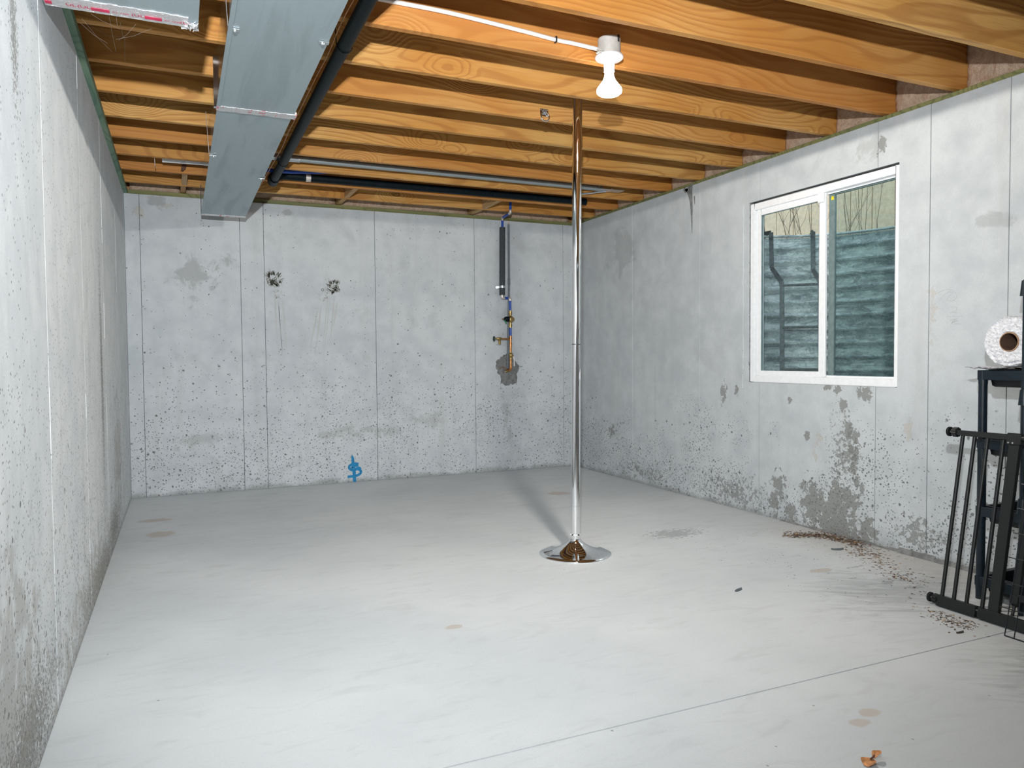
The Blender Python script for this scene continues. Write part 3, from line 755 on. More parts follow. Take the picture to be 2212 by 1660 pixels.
def tape_band(y, w, parent, name='foil_tape'):
    m = MB(); r = random.Random(int(-y*100)); n = 26; e = .0025
    for i in range(n):
        a, b = DX0-e+(DX1-DX0+2*e)*i/n, DX0-e+(DX1-DX0+2*e)*(i+1)/n
        m.box(a, b, y-w/2+r.uniform(-.002, .002), y+w/2+r.uniform(-.003, .003), DZ-e-r.uniform(0, .001), DZ-.0003)
    m.box(DX1, DX1+e, y-w/2, y+w/2, DZ-e, DZ+.05)
    m.box(DX1+e, DX1+.010, y-w/2, y+w/2+.004, DZ-.004, DZ+.012)
    return m.build(name, M['tape'], parent)
tape_band(YD1, .062, tr)
# S-cleat standing along the left side at the joint, taped end of the run
bx('drive_cleat', DX0-.012, DX0, YD1-.012, YD1+.012, DZ, DT-.01, M['duct_side'], tr)
m = MB(); m.box(DX0+.002, DX1-.002, YD2-.045, YD2+.004, DZ-.001, DZ+.0025); m.box(DX0+.002, DX1-.002, YD2, YD2+.004, DZ, DZ+.03)
m.build('foil_tape', M['tape'], tr)
bx('end_flange', DX0+.001, DX0+.004, YD2-.004, YD2+.003, DZ, DT, M['wire'], tr)
def strap(x, y, side, top, parent):
    """hanger strap down the duct side, bent under the edge with a screw"""
    m = MB(); x0 = DX0-.003 if side < 0 else DX1+.003
    m.beam((x0+side*.012, y, top), (x0, y, DZ+.004), .022, .0016, (1, 0, 0)); m.beam((x0, y, DZ-.002), (x0-side*.035, y, DZ-.0025), .022, .0016)
    st = m.build('hanger_strap', M['galv'], parent)
    MB().lathe([(0, -.007), (.005, -.007), (.007, -.003), (.007, 0)], (x0-side*.022, y, DZ-.0025), 'z', 10).build('screw', M['galv'], st, smooth=True)
strap(0, -3.79, -1, DT, tr); strap(0, -3.80, 1, DT, tr); strap(0, -2.13, -1, DT, tr); strap(0, -1.70, 1, DT, tr)
bd = thing('branch_duct', (.22, -5, DT), 'shorter galvanized duct against the left wall, its end sealed with foil tape', 'duct')
BX0, BX1, BY = .012, .4385, -3.757
m = MB(); BTOP = DT
m.box(BX0, BX1, -8.9, BY, DZ, BTOP); sec = m.build('duct_body', M['duct'], bd)
m = MB(); r = random.Random(5)
n = 30
for i in range(n):
    a, b = BX0+(BX1-BX0-.03)*i/n, BX0+(BX1-BX0-.03)*(i+1)/n
    m.box(a, b, BY-.072+r.uniform(-.003, .003), BY+.004, DZ-.0032+r.uniform(-.0006, .0006), DZ-.0002)
m.box(BX0, BX1-.03, BY+.0002, BY+.004, DZ-.003, DZ+.02)
tp = m.build('foil_tape', M['foil'], bd)
# crumpled tape corner
m = MB(); r = random.Random(11)
for i in range(26):
    c = Vector((BX1-.022+r.uniform(-.02, .02), BY-.012+r.uniform(-.022, .02), DZ-.004+r.uniform(-.004, .003)))
    a = r.uniform(0, 3); m.box(-.010, .010, -.006, .006, -.001, .001, Matrix.Translation(c) @ Matrix.Rotation(a, 4, Vector((r.random(), r.random(), r.random()+.2)).normalized()))
m.build('tape_wad', M['foil'], bd)
# red print on that tape
def text_on_tape(body, x, size, parent):
    cu = bpy.data.curves.new('print', 'FONT'); cu.body = body; cu.size = size; cu.extrude = .0001; cu.align_x = 'LEFT'
    tmp = bpy.data.objects.new('print_source', cu); COL.objects.link(tmp); cu.materials.append(M['red'])
    bpy.context.view_layer.update()
    me = bpy.data.meshes.new_from_object(tmp.evaluated_get(bpy.context.evaluated_depsgraph_get()))
    bpy.data.objects.remove(tmp)
    o = bpy.data.objects.new('red_print', me); COL.objects.link(o)
    o.parent = parent
    off = Vector((0, 0, 0)); q = parent
    while q is not None: off += q.location; q = q.parent
    o.location = Vector((x, BY-.020, DZ-.0042)) - off; o.rotation_euler = (math.pi, 0, 0)
    o.scale = (1, -1, 1)
    o.rotation_euler = (0, 0, 0)
    return o
for body, x in (('UL', .068), ('(UL)', .098), ('A.F. TAPE', .192), ('(UL)', .245), ('A.F. TAPE', .338), ('(UL)', .384)):
    text_on_tape(body, x, .024 if 'TAPE' not in body else .0115, tp)
for x0, x1 in ((.014, .032), (.135, .185), (.283, .332)): bx('red_bar', x0, x1, BY-.034, BY-.014, DZ-.0045, DZ-.0038, M['red'], tp)
# cobweb hanging from the tape
m = MB(); r = random.Random(21)
hub = Vector((.20, BY+.05, DZ-.03))
for i in range(7):
    a = Vector((r.uniform(.06, .30), BY+r.uniform(0, .12), DZ+r.uniform(-.003, .01)))
    b = hub + Vector((r.gauss(0, .04), r.uniform(-.02, .25), r.gauss(0, .012)))
    m.tube([a, (a+b)/2+Vector((0, 0, -.006)), b], .0002, 4)
for a, b in (((.21, BY+.05, DZ-.002), (.19, -3.06, ZJ-.03)), ((.19, -3.06, ZJ-.03), (.06, -3.1, ZJ-.01)), ((.19, -3.06, ZJ-.03), (.17, -2.7, ZJ))):
    a, b = Vector(a), Vector(b); m.tube([a, (a+b)/2-Vector((0, 0, .02)), b], .0004, 4)
tag(m.build('cobweb', simple('cobweb_silk', (.30, .275, .26), .9), None), 'thin grey cobweb strands strung between the branch duct tape and the joists', 'cobweb')

# ------------------------------------------------------------------ pipes in the ceiling
dp = thing('drain_pipe', (1.0, -3, 2.344), 'black plastic drain pipe running beside the main duct and turning along the back joists', 'pipe')
PXc, PZ, PR = 1.003, 2.343, .029
MB().tube([(PXc, -8.8, PZ), (PXc, -.83, PZ)], PR, 20).build('straight_pipe', M['black_pipe'], dp, smooth=True)
MB().tube([(PXc, -.885, PZ), (PXc, -.80, PZ)], PR+.007, 20).build('socket', M['black_pipe'], dp, smooth=True)
el = spline([(PXc, -.83, PZ), (PXc, -.76, PZ), (PXc+.004, -.735, PZ+.03), (PXc+.03, -.732, PZ+.055), (PXc+.07, -.732, PZ+.058)], 5)
MB().tube(el, PR+.006, 20).build('elbow', M['black_pipe'], dp, smooth=True)
MB().tube([(PXc+.06, -.732, PZ+.058), (3.60, -.732, PZ+.062)], PR, 20).build('cross_pipe', M['black_pipe'], dp, smooth=True)
m = MB(); m.tube([(1.24, -.732, PZ+.058), (1.275, -.732, PZ+.058)], PR+.0012, 20); m.build('pipe_marking', M['solder'], dp, smooth=True)
for y in (-3.32, -1.35, -5.3):
    m = MB(); pts = []
    for k in range(15):
        a = math.pi + math.pi*k/14; pts.append((PXc + (PR+.003)*math.cos(a), y, PZ + (PR+.003)*math.sin(a)))
    pts = [(PXc-PR-.003, y+.03, ZJ+.09)] + pts + [(PXc+PR+.003, y+.03, ZJ+.05)]
    m.tube(pts, .0022, 6); m.build('pipe_hook', M['wire'], dp, smooth=True)
bp_ = thing('supply_pipe', (.95, -.84, 2.42), 'blue water pipe above the black drain pipe beside the duct', 'pipe')
MB().tube(spline([(.86, -.83, 2.405), (1.1, -.825, 2.41), (1.3, -.82, 2.425), (1.7, -.81, 2.46), (3.0, -.80, 2.47)], 6), .013, 12).build('blue_tube', M['blue_pipe'], bp_, smooth=True)
cw = MB(); pts = [(.958, -8.5, 2.353)] + [(.955+random.uniform(-.006, .006), -5.0+.3*k, 2.352+random.uniform(-.006, .006)) for k in range(13)] + [(.945, -.95, 2.352), (.935, -.62, 2.345), (.90, -.35, 2.30), (.89, -.24, 2.31)]
tag(cw.tube(spline(pts, 3), .0024, 6).build('copper_wire', M['copper'], None, smooth=True), 'thin bare copper wire strung between the main duct and the black drain pipe', 'wire')
gp = thing('grey_conduit', (2.2, -1.2, 2.415), 'grey metal tube lying in the joist bay in front of the black cross pipe', 'pipe')
MB().tube([(.87, -1.203, 2.412), (3.50, -1.172, 2.418)], .021, 16).build('tube', M['grey_pipe'], gp, smooth=True)
MB().tube([(.86, -1.203, 2.412), (1.13, -1.2, 2.412)], .024, 16).build('coupling', M['galv'], gp, smooth=True)
MB().box(3.46, 3.70, -1.20, -1.10, 2.412, 2.416).box(3.46, 3.47, -1.20, -1.10, 2.412, 2.45).build('end_plate', M['galv'], gp, bevel=.001)
MB().tube([(3.56, -1.13, 2.41), (3.40, -1.10, 2.385), (3.33, -1.10, 2.376)], .007, 8).build('support_arm', M['galv'], gp, smooth=True)
bx('tape_wrap', 3.57, 3.585, -1.205, -1.098, 2.410, 2.418, M['tape'], gp)
# small leftovers in the left bay
vt = thing('vent_tube', (.39, -.85, 2.41), 'short pale grey tube with red print tucked behind the left joists', 'pipe')
MB().tube([(.285, -.848, 2.412), (.60, -.872, 2.412)], .020, 14).build('tube', M['white_plastic'], vt, smooth=True)
MB().tube([(.395, -.857, 2.412), (.43, -.859, 2.412)], .0206, 14).build('printed_band', M['tape'], vt, smooth=True)
m = MB(); m.beam((.235, -.99, 2.50), (.242, -.93, 2.345), .022, .0015, (1, 0, 0)); m.beam((.242, -.93, 2.346), (.245, -.915, 2.342), .022, .0015, (1, 0, 0))
tag(m.build('metal_strap', M['galv'], None), 'short bright metal strap hanging below the joists near the left wall', 'strap')
m = MB(); A = Matrix.Translation((.415, -.667, 2.408)) @ Matrix.Rotation(.35, 4, 'Y')
m.add([A @ Vector(q) for q in ((-.012, 0, .026), (.014, -.004, .026), (.016, -.009, .0), (.004, -.010, -.028), (-.003, -.006, -.022), (-.007, -.010, -.03), (-.014, -.004, 0),
                               (-.012, .010, .026), (.014, .010, .026), (.016, .010, 0), (.004, .010, -.028), (-.003, .010, -.022), (-.007, .010, -.03), (-.014, .010, 0))],
      [(0, 1, 2, 3, 4, 5, 6), (13, 12, 11, 10, 9, 8, 7)] + [(i, 7+i, 7+(i+1) % 7, (i+1) % 7) for i in range(7)])
tag(m.build('wood_splinter', M['leaf_dark'], None), 'dark brown wood splinter stuck to a joist near the left corner', 'splinter')

# ------------------------------------------------------------------ lamp and cable
LX, LY = 2.116, -3.555
lp = thing('ceiling_lamp', (LX, LY, 2.45), 'bare lit reflector bulb in a round white holder fixed to a joist', 'lamp')
m = MB(); m.lathe([(0.0, 2.462), (.046, 2.462), (.050, 2.458), (.050, 2.385), (0, 2.385)], (LX, LY, 0), 'z', 28)
bxo = m.build('junction_box', M['box_grey'], lp, smooth=True)
m = MB(); m.box(LX+.014, LX+.021, LY-.0515, LY-.044, 2.435, 2.4635); m.build('box_slot', M['slot_shade'], bxo)
m = MB(); m.box(LX-.072, LX-.046, LY-.030, LY-.012, 2.392, 2.402).box(LX-.068, LX-.048, LY-.028, LY-.020, 2.376, 2.392).box(LX-.075, LX-.066, LY-.03, LY-.012, 2.38, 2.386)
m.build('cable_clamp', M['box_grey'], bxo, bevel=.0015)
m = MB(); m.lathe([(0, 2.386), (.060, 2.386), (.0625, 2.382), (.062, 2.376), (.054, 2.370), (.046, 2.3685), (.045, 2.366), (.030, 2.360), (.025, 2.352), (.0235, 2.318), (0, 2.318)], (LX, LY, 0), 'z', 36)
m.build('lamp_holder', M['white_plastic'], lp, smooth=True, angle=50)
m = MB(); m.lathe([(.0195, 2.332), (.0195, 2.308), (.022, 2.296), (.028, 2.281), (.037, 2.268), (.0475, 2.254)], (LX, LY, 0), 'z', 32)
m.build('bulb_neck', M['bulb'], lp, smooth=True, angle=60)
m = MB(); m.lathe([(.0475, 2.254), (.0545, 2.244), (.0560, 2.234), (.054, 2.226), (.045, 2.219), (.028, 2.2145), (0, 2.213)], (LX, LY, 0), 'z', 32)
m.build('bulb_face', M['bulb'], lp, smooth=True, angle=80)
spot_light('bulb_light', (LX, LY, 2.308), (LX, LY, 0), BULB_POWER, .028, BULB_COLOR, 179, .012)
cb = thing('lamp_cable', (1.5, -3.506, 2.46), 'white electrical cable stapled along the joist to the bulb holder', 'cable')
pts = [(.40, -3.509, 2.50), (.85, -3.509, 2.472), (1.16, -3.509, 2.467), (1.39, -3.509, 2.465), (1.72, -3.509, 2.447), (1.876, -3.509, 2.436), (1.96, -3.511, 2.434), (2.045, -3.521, 2.425), (2.072, -3.527, 2.42)]
sp = spline(pts, 5); m = MB()
for a, b in zip(sp[:-1], sp[1:]): m.tube([a, b], .0058, 8, False)
MB().tube(sp, .0088, 10).build('jacket', M['cable'], cb, smooth=True)
m = MB(); m.box(1.872, 1.878, -3.5190, -3.499, 2.4240, 2.4270).box(1.872, 1.878, -3.5190, -3.499, 2.4450, 2.448).box(1.872, 1.878, -3.5205, -3.5180, 2.4240, 2.448)
m.build('staple', M['wire'], cb)

# ring plate on the joist
rp = thing('ring_plate', (2.228, -2.687, 2.405), 'small chrome ring hanging from a plate screwed to a joist', 'ring')
yb = JY[6]
MB().box(2.203, 2.253, yb-.004, yb-.0002, 2.392, 2.434).build('back_plate', M['chrome'], rp, bevel=.0012)
m = MB(); m.box(2.218, 2.238, yb-.016, yb-.004, 2.404, 2.430); m.build('hinge_block', M['galv'], rp, bevel=.003)
MB().torus((2.228, yb-.014, 2.388), .0245, .0038, 'y', 32, 10).build('ring', M['chrome'], rp, smooth=True)
for x in (2.209, 2.247):
    for z in (2.398, 2.428): MB().lathe([(0, -.0065), (.003, -.006), (.0045, -.004), (.0045, -.0035)], (x, yb, z), 'y', 10).build('screw', M['galv'], rp, smooth=True)

# ------------------------------------------------------------------ the pole
px, py = 2.294, -2.900
po = thing('dance_pole', (px, py, 0), 'tall chrome pole standing from floor to joists in the middle of the room', 'pole')
tx = .024/2.4
def pl(z): return (px + tx*z, py, z)
m = MB(); m.lathe([(.0, 0), (.195, 0), (.1955, .004), (.193, .0085), (.170, .0125), (.130, .021), (.090, .035), (.060, .052), (.040, .067), (.0275, .082), (.0275, .0855), (0, .0855)], (px, py, 0), 'z', 72)
m.build('flared_base', M['chrome'], po, smooth=True, angle=55)
MB().tube([pl(.084), pl(.104)], .0262, 32).build('collar', M['chrome'], po, smooth=True)
m = MB()
m.tube([pl(.104), pl(.1115)], .0215, 32)
m.build('collar_slot', M['slot_shade'], po, smooth=True)
m = MB()
for a in (math.radians(-118), math.radians(-20), math.radians(70), math.radians(150)):
    q = Vector(pl(.1078)); m.box(-.012, .012, -.004, .003, -.004, .004, Matrix.Translation(q + Vector((math.cos(a)*.0225, math.sin(a)*.0225, 0))) @ Matrix.Rotation(a+math.pi/2, 4, 'Z'))
m.build('collar_bridge', M['chrome'], po)
MB().tube([pl(.1112), pl(.262)], .0252, 32).build('foot_tube', M['chrome'], po, smooth=True)
MB().tube([pl(.2624), pl(1.13)], .0248, 32).build('lower_tube', M['chrome'], po, smooth=True)
MB().tube([pl(1.13), pl(1.134)], .0235, 32).build('joint_ring', M['slot_shade'], po, smooth=True)
MB().tube([pl(1.134), pl(2.035)], .0248, 32).build('upper_tube', M['chrome'], po, smooth=True)
MB().tube([pl(2.0355), pl(2.54)], .0252, 32).build('extension_tube', M['chrome'], po, smooth=True)
m = MB(); q = pl(2.58); m.lathe([(0, .0), (.026, 0), (.07, .018), (.085, .027), (.085, .0285), (0, .0285)], q, 'z', 32)
m.tube([pl(2.53), pl(2.585)], .03, 24); m.build('ceiling_mount', M['chrome'], po, smooth=True)

# ------------------------------------------------------------------ water line on the back wall
wt = thing('water_line', (3.17, -.05, 1.6), 'vertical water line with blue pipe, foam sleeve and brass valves on the back wall', 'plumbing')
YA = -.055
def tube(name, pts, r, mat, seg=14, parent=wt): return MB().tube(pts, r, seg).build(name, M[mat], parent, smooth=True)
tube('blue_tube', [(3.090, -.29, 2.60), (3.083, -.29, 2.375)], .0115, 'blue_pipe')
tube('elbow', spline([(3.083, -.29, 2.378), (3.083, -.29, 2.358), (3.084, -.275, 2.352), (3.086, -.262, 2.352)], 4), .0135, 'solder')
tube('blue_tube', [(3.086, -.262, 2.352), (3.105, -.075, 2.350)], .0115, 'blue_pipe')
tube('elbow', spline([(3.105, -.08, 2.350), (3.107, -.06, 2.349), (3.107, YA, 2.340), (3.107, YA, 2.322)], 4), .0135, 'solder')
tube('blue_tube', [(3.107, YA, 2.325), (3.106, YA, 2.255)], .0115, 'blue_pipe')
tube('foam_sleeve', [(3.106, YA, 2.262), (3.099, YA, 1.642)], .027, 'foam', 20)
sl = MB(); 
for s in (-1, 1): sl.box(3.099-.042 if s < 0 else 3.099+.020, 3.099-.020 if s < 0 else 3.099+.042, -.004, -.0005, 1.705, 1.727)
sl.lathe([(.0285, 1.706), (.0290, 1.706), (.0290, 1.726), (.0285, 1.726)], (3.1, YA, 0), 'z', 24, True)
for s in (-1, 1): sl.box(3.1+s*.027-.001, 3.1+s*.027+.001, YA, -.002, 1.706, 1.726)
sl.build('pipe_strap', M['galv'], wt)
tube('elbow', spline([(3.099, YA, 1.645), (3.099, YA, 1.625), (3.105, YA, 1.616), (3.122, YA, 1.615)], 4), .0135, 'solder')
tube('blue_tube', [(3.118, YA, 1.615), (3.162, YA, 1.615)], .0115, 'blue_pipe')
tube('elbow', spline([(3.158, YA, 1.615), (3.172, YA, 1.614), (3.178, YA, 1.606), (3.178, YA, 1.590)], 4), .0135, 'solder')
tube('blue_tube', [(3.178, YA, 1.595), (3.179, YA, 1.495)], .0115, 'blue_pipe')
m = MB()
m.lathe([(0, 1.500), (.014, 1.500), (.014, 1.484), (.018, 1.482), (.018, 1.470), (.013, 1.466), (.013, 1.452), (.021, 1.446), (.027, 1.430), (.027, 1.408), (.021, 1.394), (.013, 1.388), (.013, 1.374), (.018, 1.370), (.018, 1.356), (.014, 1.354), (.014, 1.340), (0, 1.340)], (3.179, YA, 0), 'z', 20)
m.lathe([(0, .036), (.016, .036), (.020, .028), (.020, 0), (0, 0)], (3.179, YA, 1.419), 'x', 16)
rg = m.build('pressure_regulator', M['brass'], wt, smooth=True, angle=50)
MB().lathe([(0, -.050), (.012, -.050), (.021, -.040), (.024, -.018), (.024, 0), (0, 0)], (3.160, YA-.012, 1.419), 'x', 20).build('regulator_bell', M['black_pipe'], rg, smooth=True)
MB().lathe([(0, -.02), (.005, -.02), (.005, 0), (0, 0)], (3.111, YA-.012, 1.419), 'x', 8).build('adjusting_screw', M['brass'], rg, smooth=True)
MB().tube([(3.118, YA-.013, 1.425), (3.112, YA-.026, 1.405), (3.122, YA-.024, 1.392), (3.128, YA-.02, 1.380)], [.003, .006, .004, .007], 6).build('tag', M['green_tag'], rg)
tube('blue_tube', [(3.179, YA, 1.345), (3.180, YA, 1.265)], .0115, 'blue_pipe')
tube('copper_tube', [(3.180, YA, 1.270), (3.180, YA, .985)], .0112, 'copper')
for z in (1.262, 1.20, 1.10): tube('coupling', [(3.180, YA, z), (3.180, YA, z-.030)], .0136, 'copper')
tube('copper_tube', [(3.180, YA, 1.235), (3.065, YA, 1.237)], .0085, 'copper')
m = MB(); m.lathe([(0, -.065), (.006, -.065), (.008, -.05), (.008, -.035), (.013, -.03), (.013, .0), (.010, .012), (0, .012)], (3.078, YA, 1.238), 'x', 14)
m.tube([(3.066, YA, 1.238), (3.066, YA-.006, 1.215), (3.066, YA-.012, 1.185)], [.011, .013, .0115], 14)
sp_ = m.build('spigot', M['brass'], wt, smooth=True, angle=60)
m = MB(); m.torus((3.014, YA, 1.238), .021, .0042, 'x', 20, 8)
for k in range(4):
    a = k*math.pi/2; m.tube([(3.014, YA, 1.238), (3.014, YA+math.cos(a)*.021, 1.238+math.sin(a)*.021)], .003, 6)
m.build('handwheel', simple('dark_green_handwheel', (.01, .045, .035), .4), sp_, smooth=True)
m = MB(); m.lathe([(0, 1.118), (.013, 1.118), (.013, 1.106), (.017, 1.102), (.019, 1.085), (.017, 1.066), (.013, 1.062), (.013, 1.048), (0, 1.048)], (3.181, YA, 0), 'z', 16)
m.tube([(3.181, YA, 1.082), (3.207, YA-.004, 1.078)], .007, 8)
bv = m.build('ball_valve', M['brass'], wt, smooth=True)
m = MB(); m.beam((3.205, YA-.006, 1.075), (3.212, YA-.006, 1.045), .012, .003, (0, 1, 0)); m.beam((3.212, YA-.006, 1.048), (3.213, YA-.006, .982), .010, .008, (0, 1, 0))
m.build('lever', M['white_plastic'], bv, bevel=.0015)
tube('copper_elbow', spline([(3.180, YA, .99), (3.180, YA, .965), (3.176, YA+.012, .950), (3.172, -.03, .946), (3.168, .004, .946)], 4), .0135, 'copper')
m = MB(); 
for a in (0, 1.2, 2.4, 3.6, 4.8): m.tube([(3.150, -.03, .935), (3.150+math.cos(a)*.02, -.03+.008*math.sin(a*2), .935+math.sin(a)*.016)], .0022, 5)
m.lathe([(.012, -.004), (.017, -.004), (.017, .004), (.012, .004)], (3.150, -.03, .940), 'x', 14, True)
m.build('ground_clamp', M['brass'], wt)
m = MB(); m.tube(spline([(3.150, -.03, .95), (3.135, -.03, .965), (3.115, -.03, .975), (3.095, -.028, .972), (3.085, -.026, .958)], 5), .0026, 6)
m.build('ground_wire', M['copper'], wt, smooth=True)
cd = thing('wall_conduit', (3.18, -.015, .96), 'thin grey plastic conduit strapped to the back wall behind the water line', 'conduit')
tube('conduit_tube', [(3.186, -.016, 2.30), (3.186, -.016, 1.78)], .0098, 'conduit', 12, cd)
tube('coupling', [(3.186, -.016, 1.80), (3.186, -.016, 1.74)], .0125, 'conduit', 12, cd)
tube('conduit_tube', [(3.186, -.016, 1.75), (3.165, -.016, .965)], .0098, 'conduit', 12, cd)
tube('bare_wire', spline([(3.186, -.016, 2.295), (3.186, -.018, 2.33), (3.178, -.03, 2.352), (3.165, -.05, 2.365)], 4), .0028, 'copper', 6, cd)

# ------------------------------------------------------------------ plant rack, bubble wrap, gate, wire panel, shelf
rk = thing('tray_rack', (3.68, -4.4, 0), 'black plastic four-tier rack with trays standing against the right wall', 'rack')
RX0, RX1, RY1, RY0 = 3.511, 3.835, -4.309, -4.488
PRR = .0185
for x in (RX0+.012, RX1):
    for y in (RY1, RY0):
        m = MB()
        m.tube([(x, y, .0), (x, y, .990)], PRR*.94, 14)
        for z in (.085, .385, .68, .975): m.tube([(x, y, z-.040), (x, y, z+.015)], PRR, 14)
        m.build('post', M['rack'], rk, smooth=True)
for z in (.994, .698, .404, .100):
    m = MB(); a, b = .028, .042
    x0, x1, y0, y1 = RX0-.004, RX1+.014, RY0-.014, RY1+.016
    m.box(x0, x0+a, y0, y1, z-b, z).box(x1-a, x1, y0, y1, z-b, z).box(x0+a, x1-a, y1-a, y1, z-b, z).box(x0+a, x1-a, y0, y0+a, z-b, z)
    m.build('tier_frame', M['rack'], rk, bevel=.002)
    # an open tray hanging in the frame
    m = MB(); ins = .030; d = .072; tp_ = .010; th_ = .002
    def ringq(i, zz): return [(x0+i, y0+i, zz), (x1-i, y0+i, zz), (x1-i, y1-i, zz), (x0+i, y1-i, zz)]
    vs = ringq(ins-.008, z+.002) + ringq(ins, z+.002) + ringq(ins+tp_, z-d+.006) + ringq(ins+tp_+.008, z-d) + ringq(ins+tp_+.008, z-d+.002) + ringq(ins+tp_-th_+.004, z-d+.008) + ringq(ins+.003, z+.004) + ringq(ins-.008, z+.004)
    fs = []
    for r_ in range(7):
        for k in range(4): fs.append((r_*4+k, r_*4+(k+1) % 4, (r_+1)*4+(k+1) % 4, (r_+1)*4+k))
    fs += [(12, 13, 14, 15), (19, 18, 17, 16)] + [(28+k, 28+(k+1) % 4, (k+1) % 4, k) for k in range(4)]
    m.add(vs, fs).build('tray', M['tray'], rk)
# the roll
rl = thing('bubble_wrap_roll', (3.66, -4.425, .999), 'thick roll of clear bubble wrap on a cardboard core, lying on the rack', 'roll')
RC = Vector((3.50, -4.432, 1.113)); RR, CR = .108, .039
m = MB(); seg = 72; nh = 22; vs = []
def wob(a, h, r): return r*(1 + .018*noise.noise(Vector((math.cos(a)*3, math.sin(a)*3, h*9))) + .014*noise.noise(Vector((math.cos(a)*12, math.sin(a)*12, h*40))) + (.016*noise.noise(Vector((a*16, h*60, 2)))))
prof = [(CR+.002, 0)] + [(CR+.002+(RR-CR-.008)*q/6, -.004*math.sin(q*2.1)-.002) for q in range(1, 7)] + [(RR, .012+.30*q/nh) for q in range(nh+1)] + [(CR+.002, .318)]
for i, (r_, h) in enumerate(prof):
    for k in range(seg):
        a = 2*math.pi*k/seg; rr = wob(a, h+i*.01, r_) if r_ > CR+.004 else r_
        hh = h + (.006*noise.noise(Vector((r_*60, a*8, 1))) if 0 < i < 8 else 0)
        dr = -.004 if a > 4.2 and a < 5.2 and r_ > .09 else 0
        vs.append((RC.x+hh, RC.y+(rr+dr)*math.cos(a), RC.z+(rr+dr)*math.sin(a)))
n = len(prof)
m.add(vs, [(i*seg+k, i*seg+(k+1) % seg, (i+1)*seg+(k+1) % seg, (i+1)*seg+k) for i in range(n-1) for k in range(seg)])
m.build('wrap', M['bubble'], rl, smooth=True, angle=70)
m = MB(); m.lathe([(CR-.003, -.003), (CR, -.003), (CR+.0015, 0), (CR+.0015, .32), (CR-.003, .32)], RC, 'x', 48, False)
m.build('core', M['card'], rl, smooth=True)
m = MB(); m.lathe([(CR-.0032, -.002), (CR-.0032, .319)], RC, 'x', 48); m.lathe([(CR-.0038, -.002), (CR-.0038, .319)], RC, 'x', 48)
m.build('core_inner_shade', M['card_shade'], rl, smooth=True)  # darker copy of the cardboard, the shade inside the tube put into its colour
# loose tail of the wrap on the rack top
m = MB(); nu, nv = 26, 8; vs = []
for j in range(nv+1):
    for i in range(nu+1):
        u, v = i/nu, j/nv
        vs.append((3.495+.28*v, -4.40+.155*u, .9995 + .010*(noise.noise(Vector((u*6, v*7, 3)))+.9)*(.4+u*.4) + .004*noise.noise(Vector((u*20, v*18, 1))) + (.001 if u < .1 else 0)))
k0 = len(vs); vs += [(x, y, z-.002) for x, y, z in vs]
fs = [(j*(nu+1)+i, j*(nu+1)+i+1, (j+1)*(nu+1)+i+1, (j+1)*(nu+1)+i) for j in range(nv) for i in range(nu)]
fs += [tuple(k0+q for q in reversed(f)) for f in fs]
m.add(vs, fs).build('loose_tail', M['bubble'], rl, smooth=True)

# the gate leans: points are given by (y, height up the slope, offset out of its plane)
GX0, GX1, GZ1 = 3.268, 3.397, .738
gl = math.hypot(GX1-GX0, GZ1); gu = Vector(((GX1-GX0)/gl, 0, GZ1/gl)); gn = Vector((-gu.z, 0, gu.x))
def g(y, s, o=0.0): return Vector((GX0, y, .002)) + gu*s + gn*o
gt = thing('baby_gate', (3.27, -4.5, 0), 'black metal baby gate leaning against the rack by the right wall', 'gate')
m = MB().beam(g(-4.298, .024), g(-4.466, .024), .030, .044, gu); m.build('bottom_rail', M['black'], gt, bevel=.001)
m = MB().beam(g(-4.476, .024), g(-4.98, .024), .030, .044, gu); m.build('bottom_rail', M['black'], gt, bevel=.001)
MB().tube([g(-4.455, .030), g(-4.49, .030)], .004, 8).build('joining_bolt', M['galv'], gt, smooth=True)
m = MB().beam(g(-4.290, gl-.012), g(-4.418, gl-.012), .024, .022, gu); m.build('top_rail', M['black'], gt, bevel=.001)
m = MB().beam(g(-4.419, gl-.012), g(-4.503, gl-.012), .026, .024, gu); m.build('top_rail', M['black'], gt, bevel=.001)
for y in (-4.3125, -4.3645, -4.419, -4.484): MB().tube([g(y, .044), g(y, gl-.02)], .0078, 12).build('bar', M['black'], gt, smooth=True)
MB().beam(g(-4.533, .044), g(-4.533, gl-.03), .022, .041, (0, 1, 0)).build('wide_post', M['black'], gt, bevel=.0015)
hb = MB().beam(g(-4.503, gl-.018), g(-4.56, gl-.018), .034, .048, gu).build('hinge_housing', M['black'], gt, bevel=.004)
for y in (-4.515, -4.532):
    c = g(y, gl-.034, .017); MB().tube([c, c+gn*.002], .0035, 8).build('screw', M['galv'], hb, smooth=True)
MB().tube([g(-4.552, gl-.012), g(-4.62, gl-.012)], .013, 12).build('hinge_barrel', M['black'], gt, smooth=True)
# the swinging leaf, set a little back
MB().beam(g(-4.590, .11, -.03), g(-4.590, gl-.05, -.03), .018, .028, (0, 1, 0)).build('leaf_post', M['black'], gt, bevel=.001)
m = MB().beam(g(-4.575, .11, -.03), g(-4.606, .11, -.03), .03, .03, gu); m.tube([g(-4.580, .095, -.03), g(-4.600, .095, -.03)], .012, 10); m.tube([g(-4.590, .046, -.02), g(-4.590, .10, -.03)], .006, 8)
m.build('lower_hinge', M['black'], gt, bevel=.001)
MB().beam(g(-4.600, .12, -.03), g(-4.98, .12, -.03), .02, .026, gu).build('leaf_rail', M['black'], gt, bevel=.001)
MB().beam(g(-4.600, gl-.05, -.03), g(-4.98, gl-.05, -.03), .02, .026, gu).build('leaf_rail', M['black'], gt, bevel=.001)
for k in range(6): MB().tube([g(-4.655-.055*k, .12, -.03), g(-4.655-.055*k, gl-.05, -.03)], .0078, 10).build('bar', M['black'], gt, smooth=True)
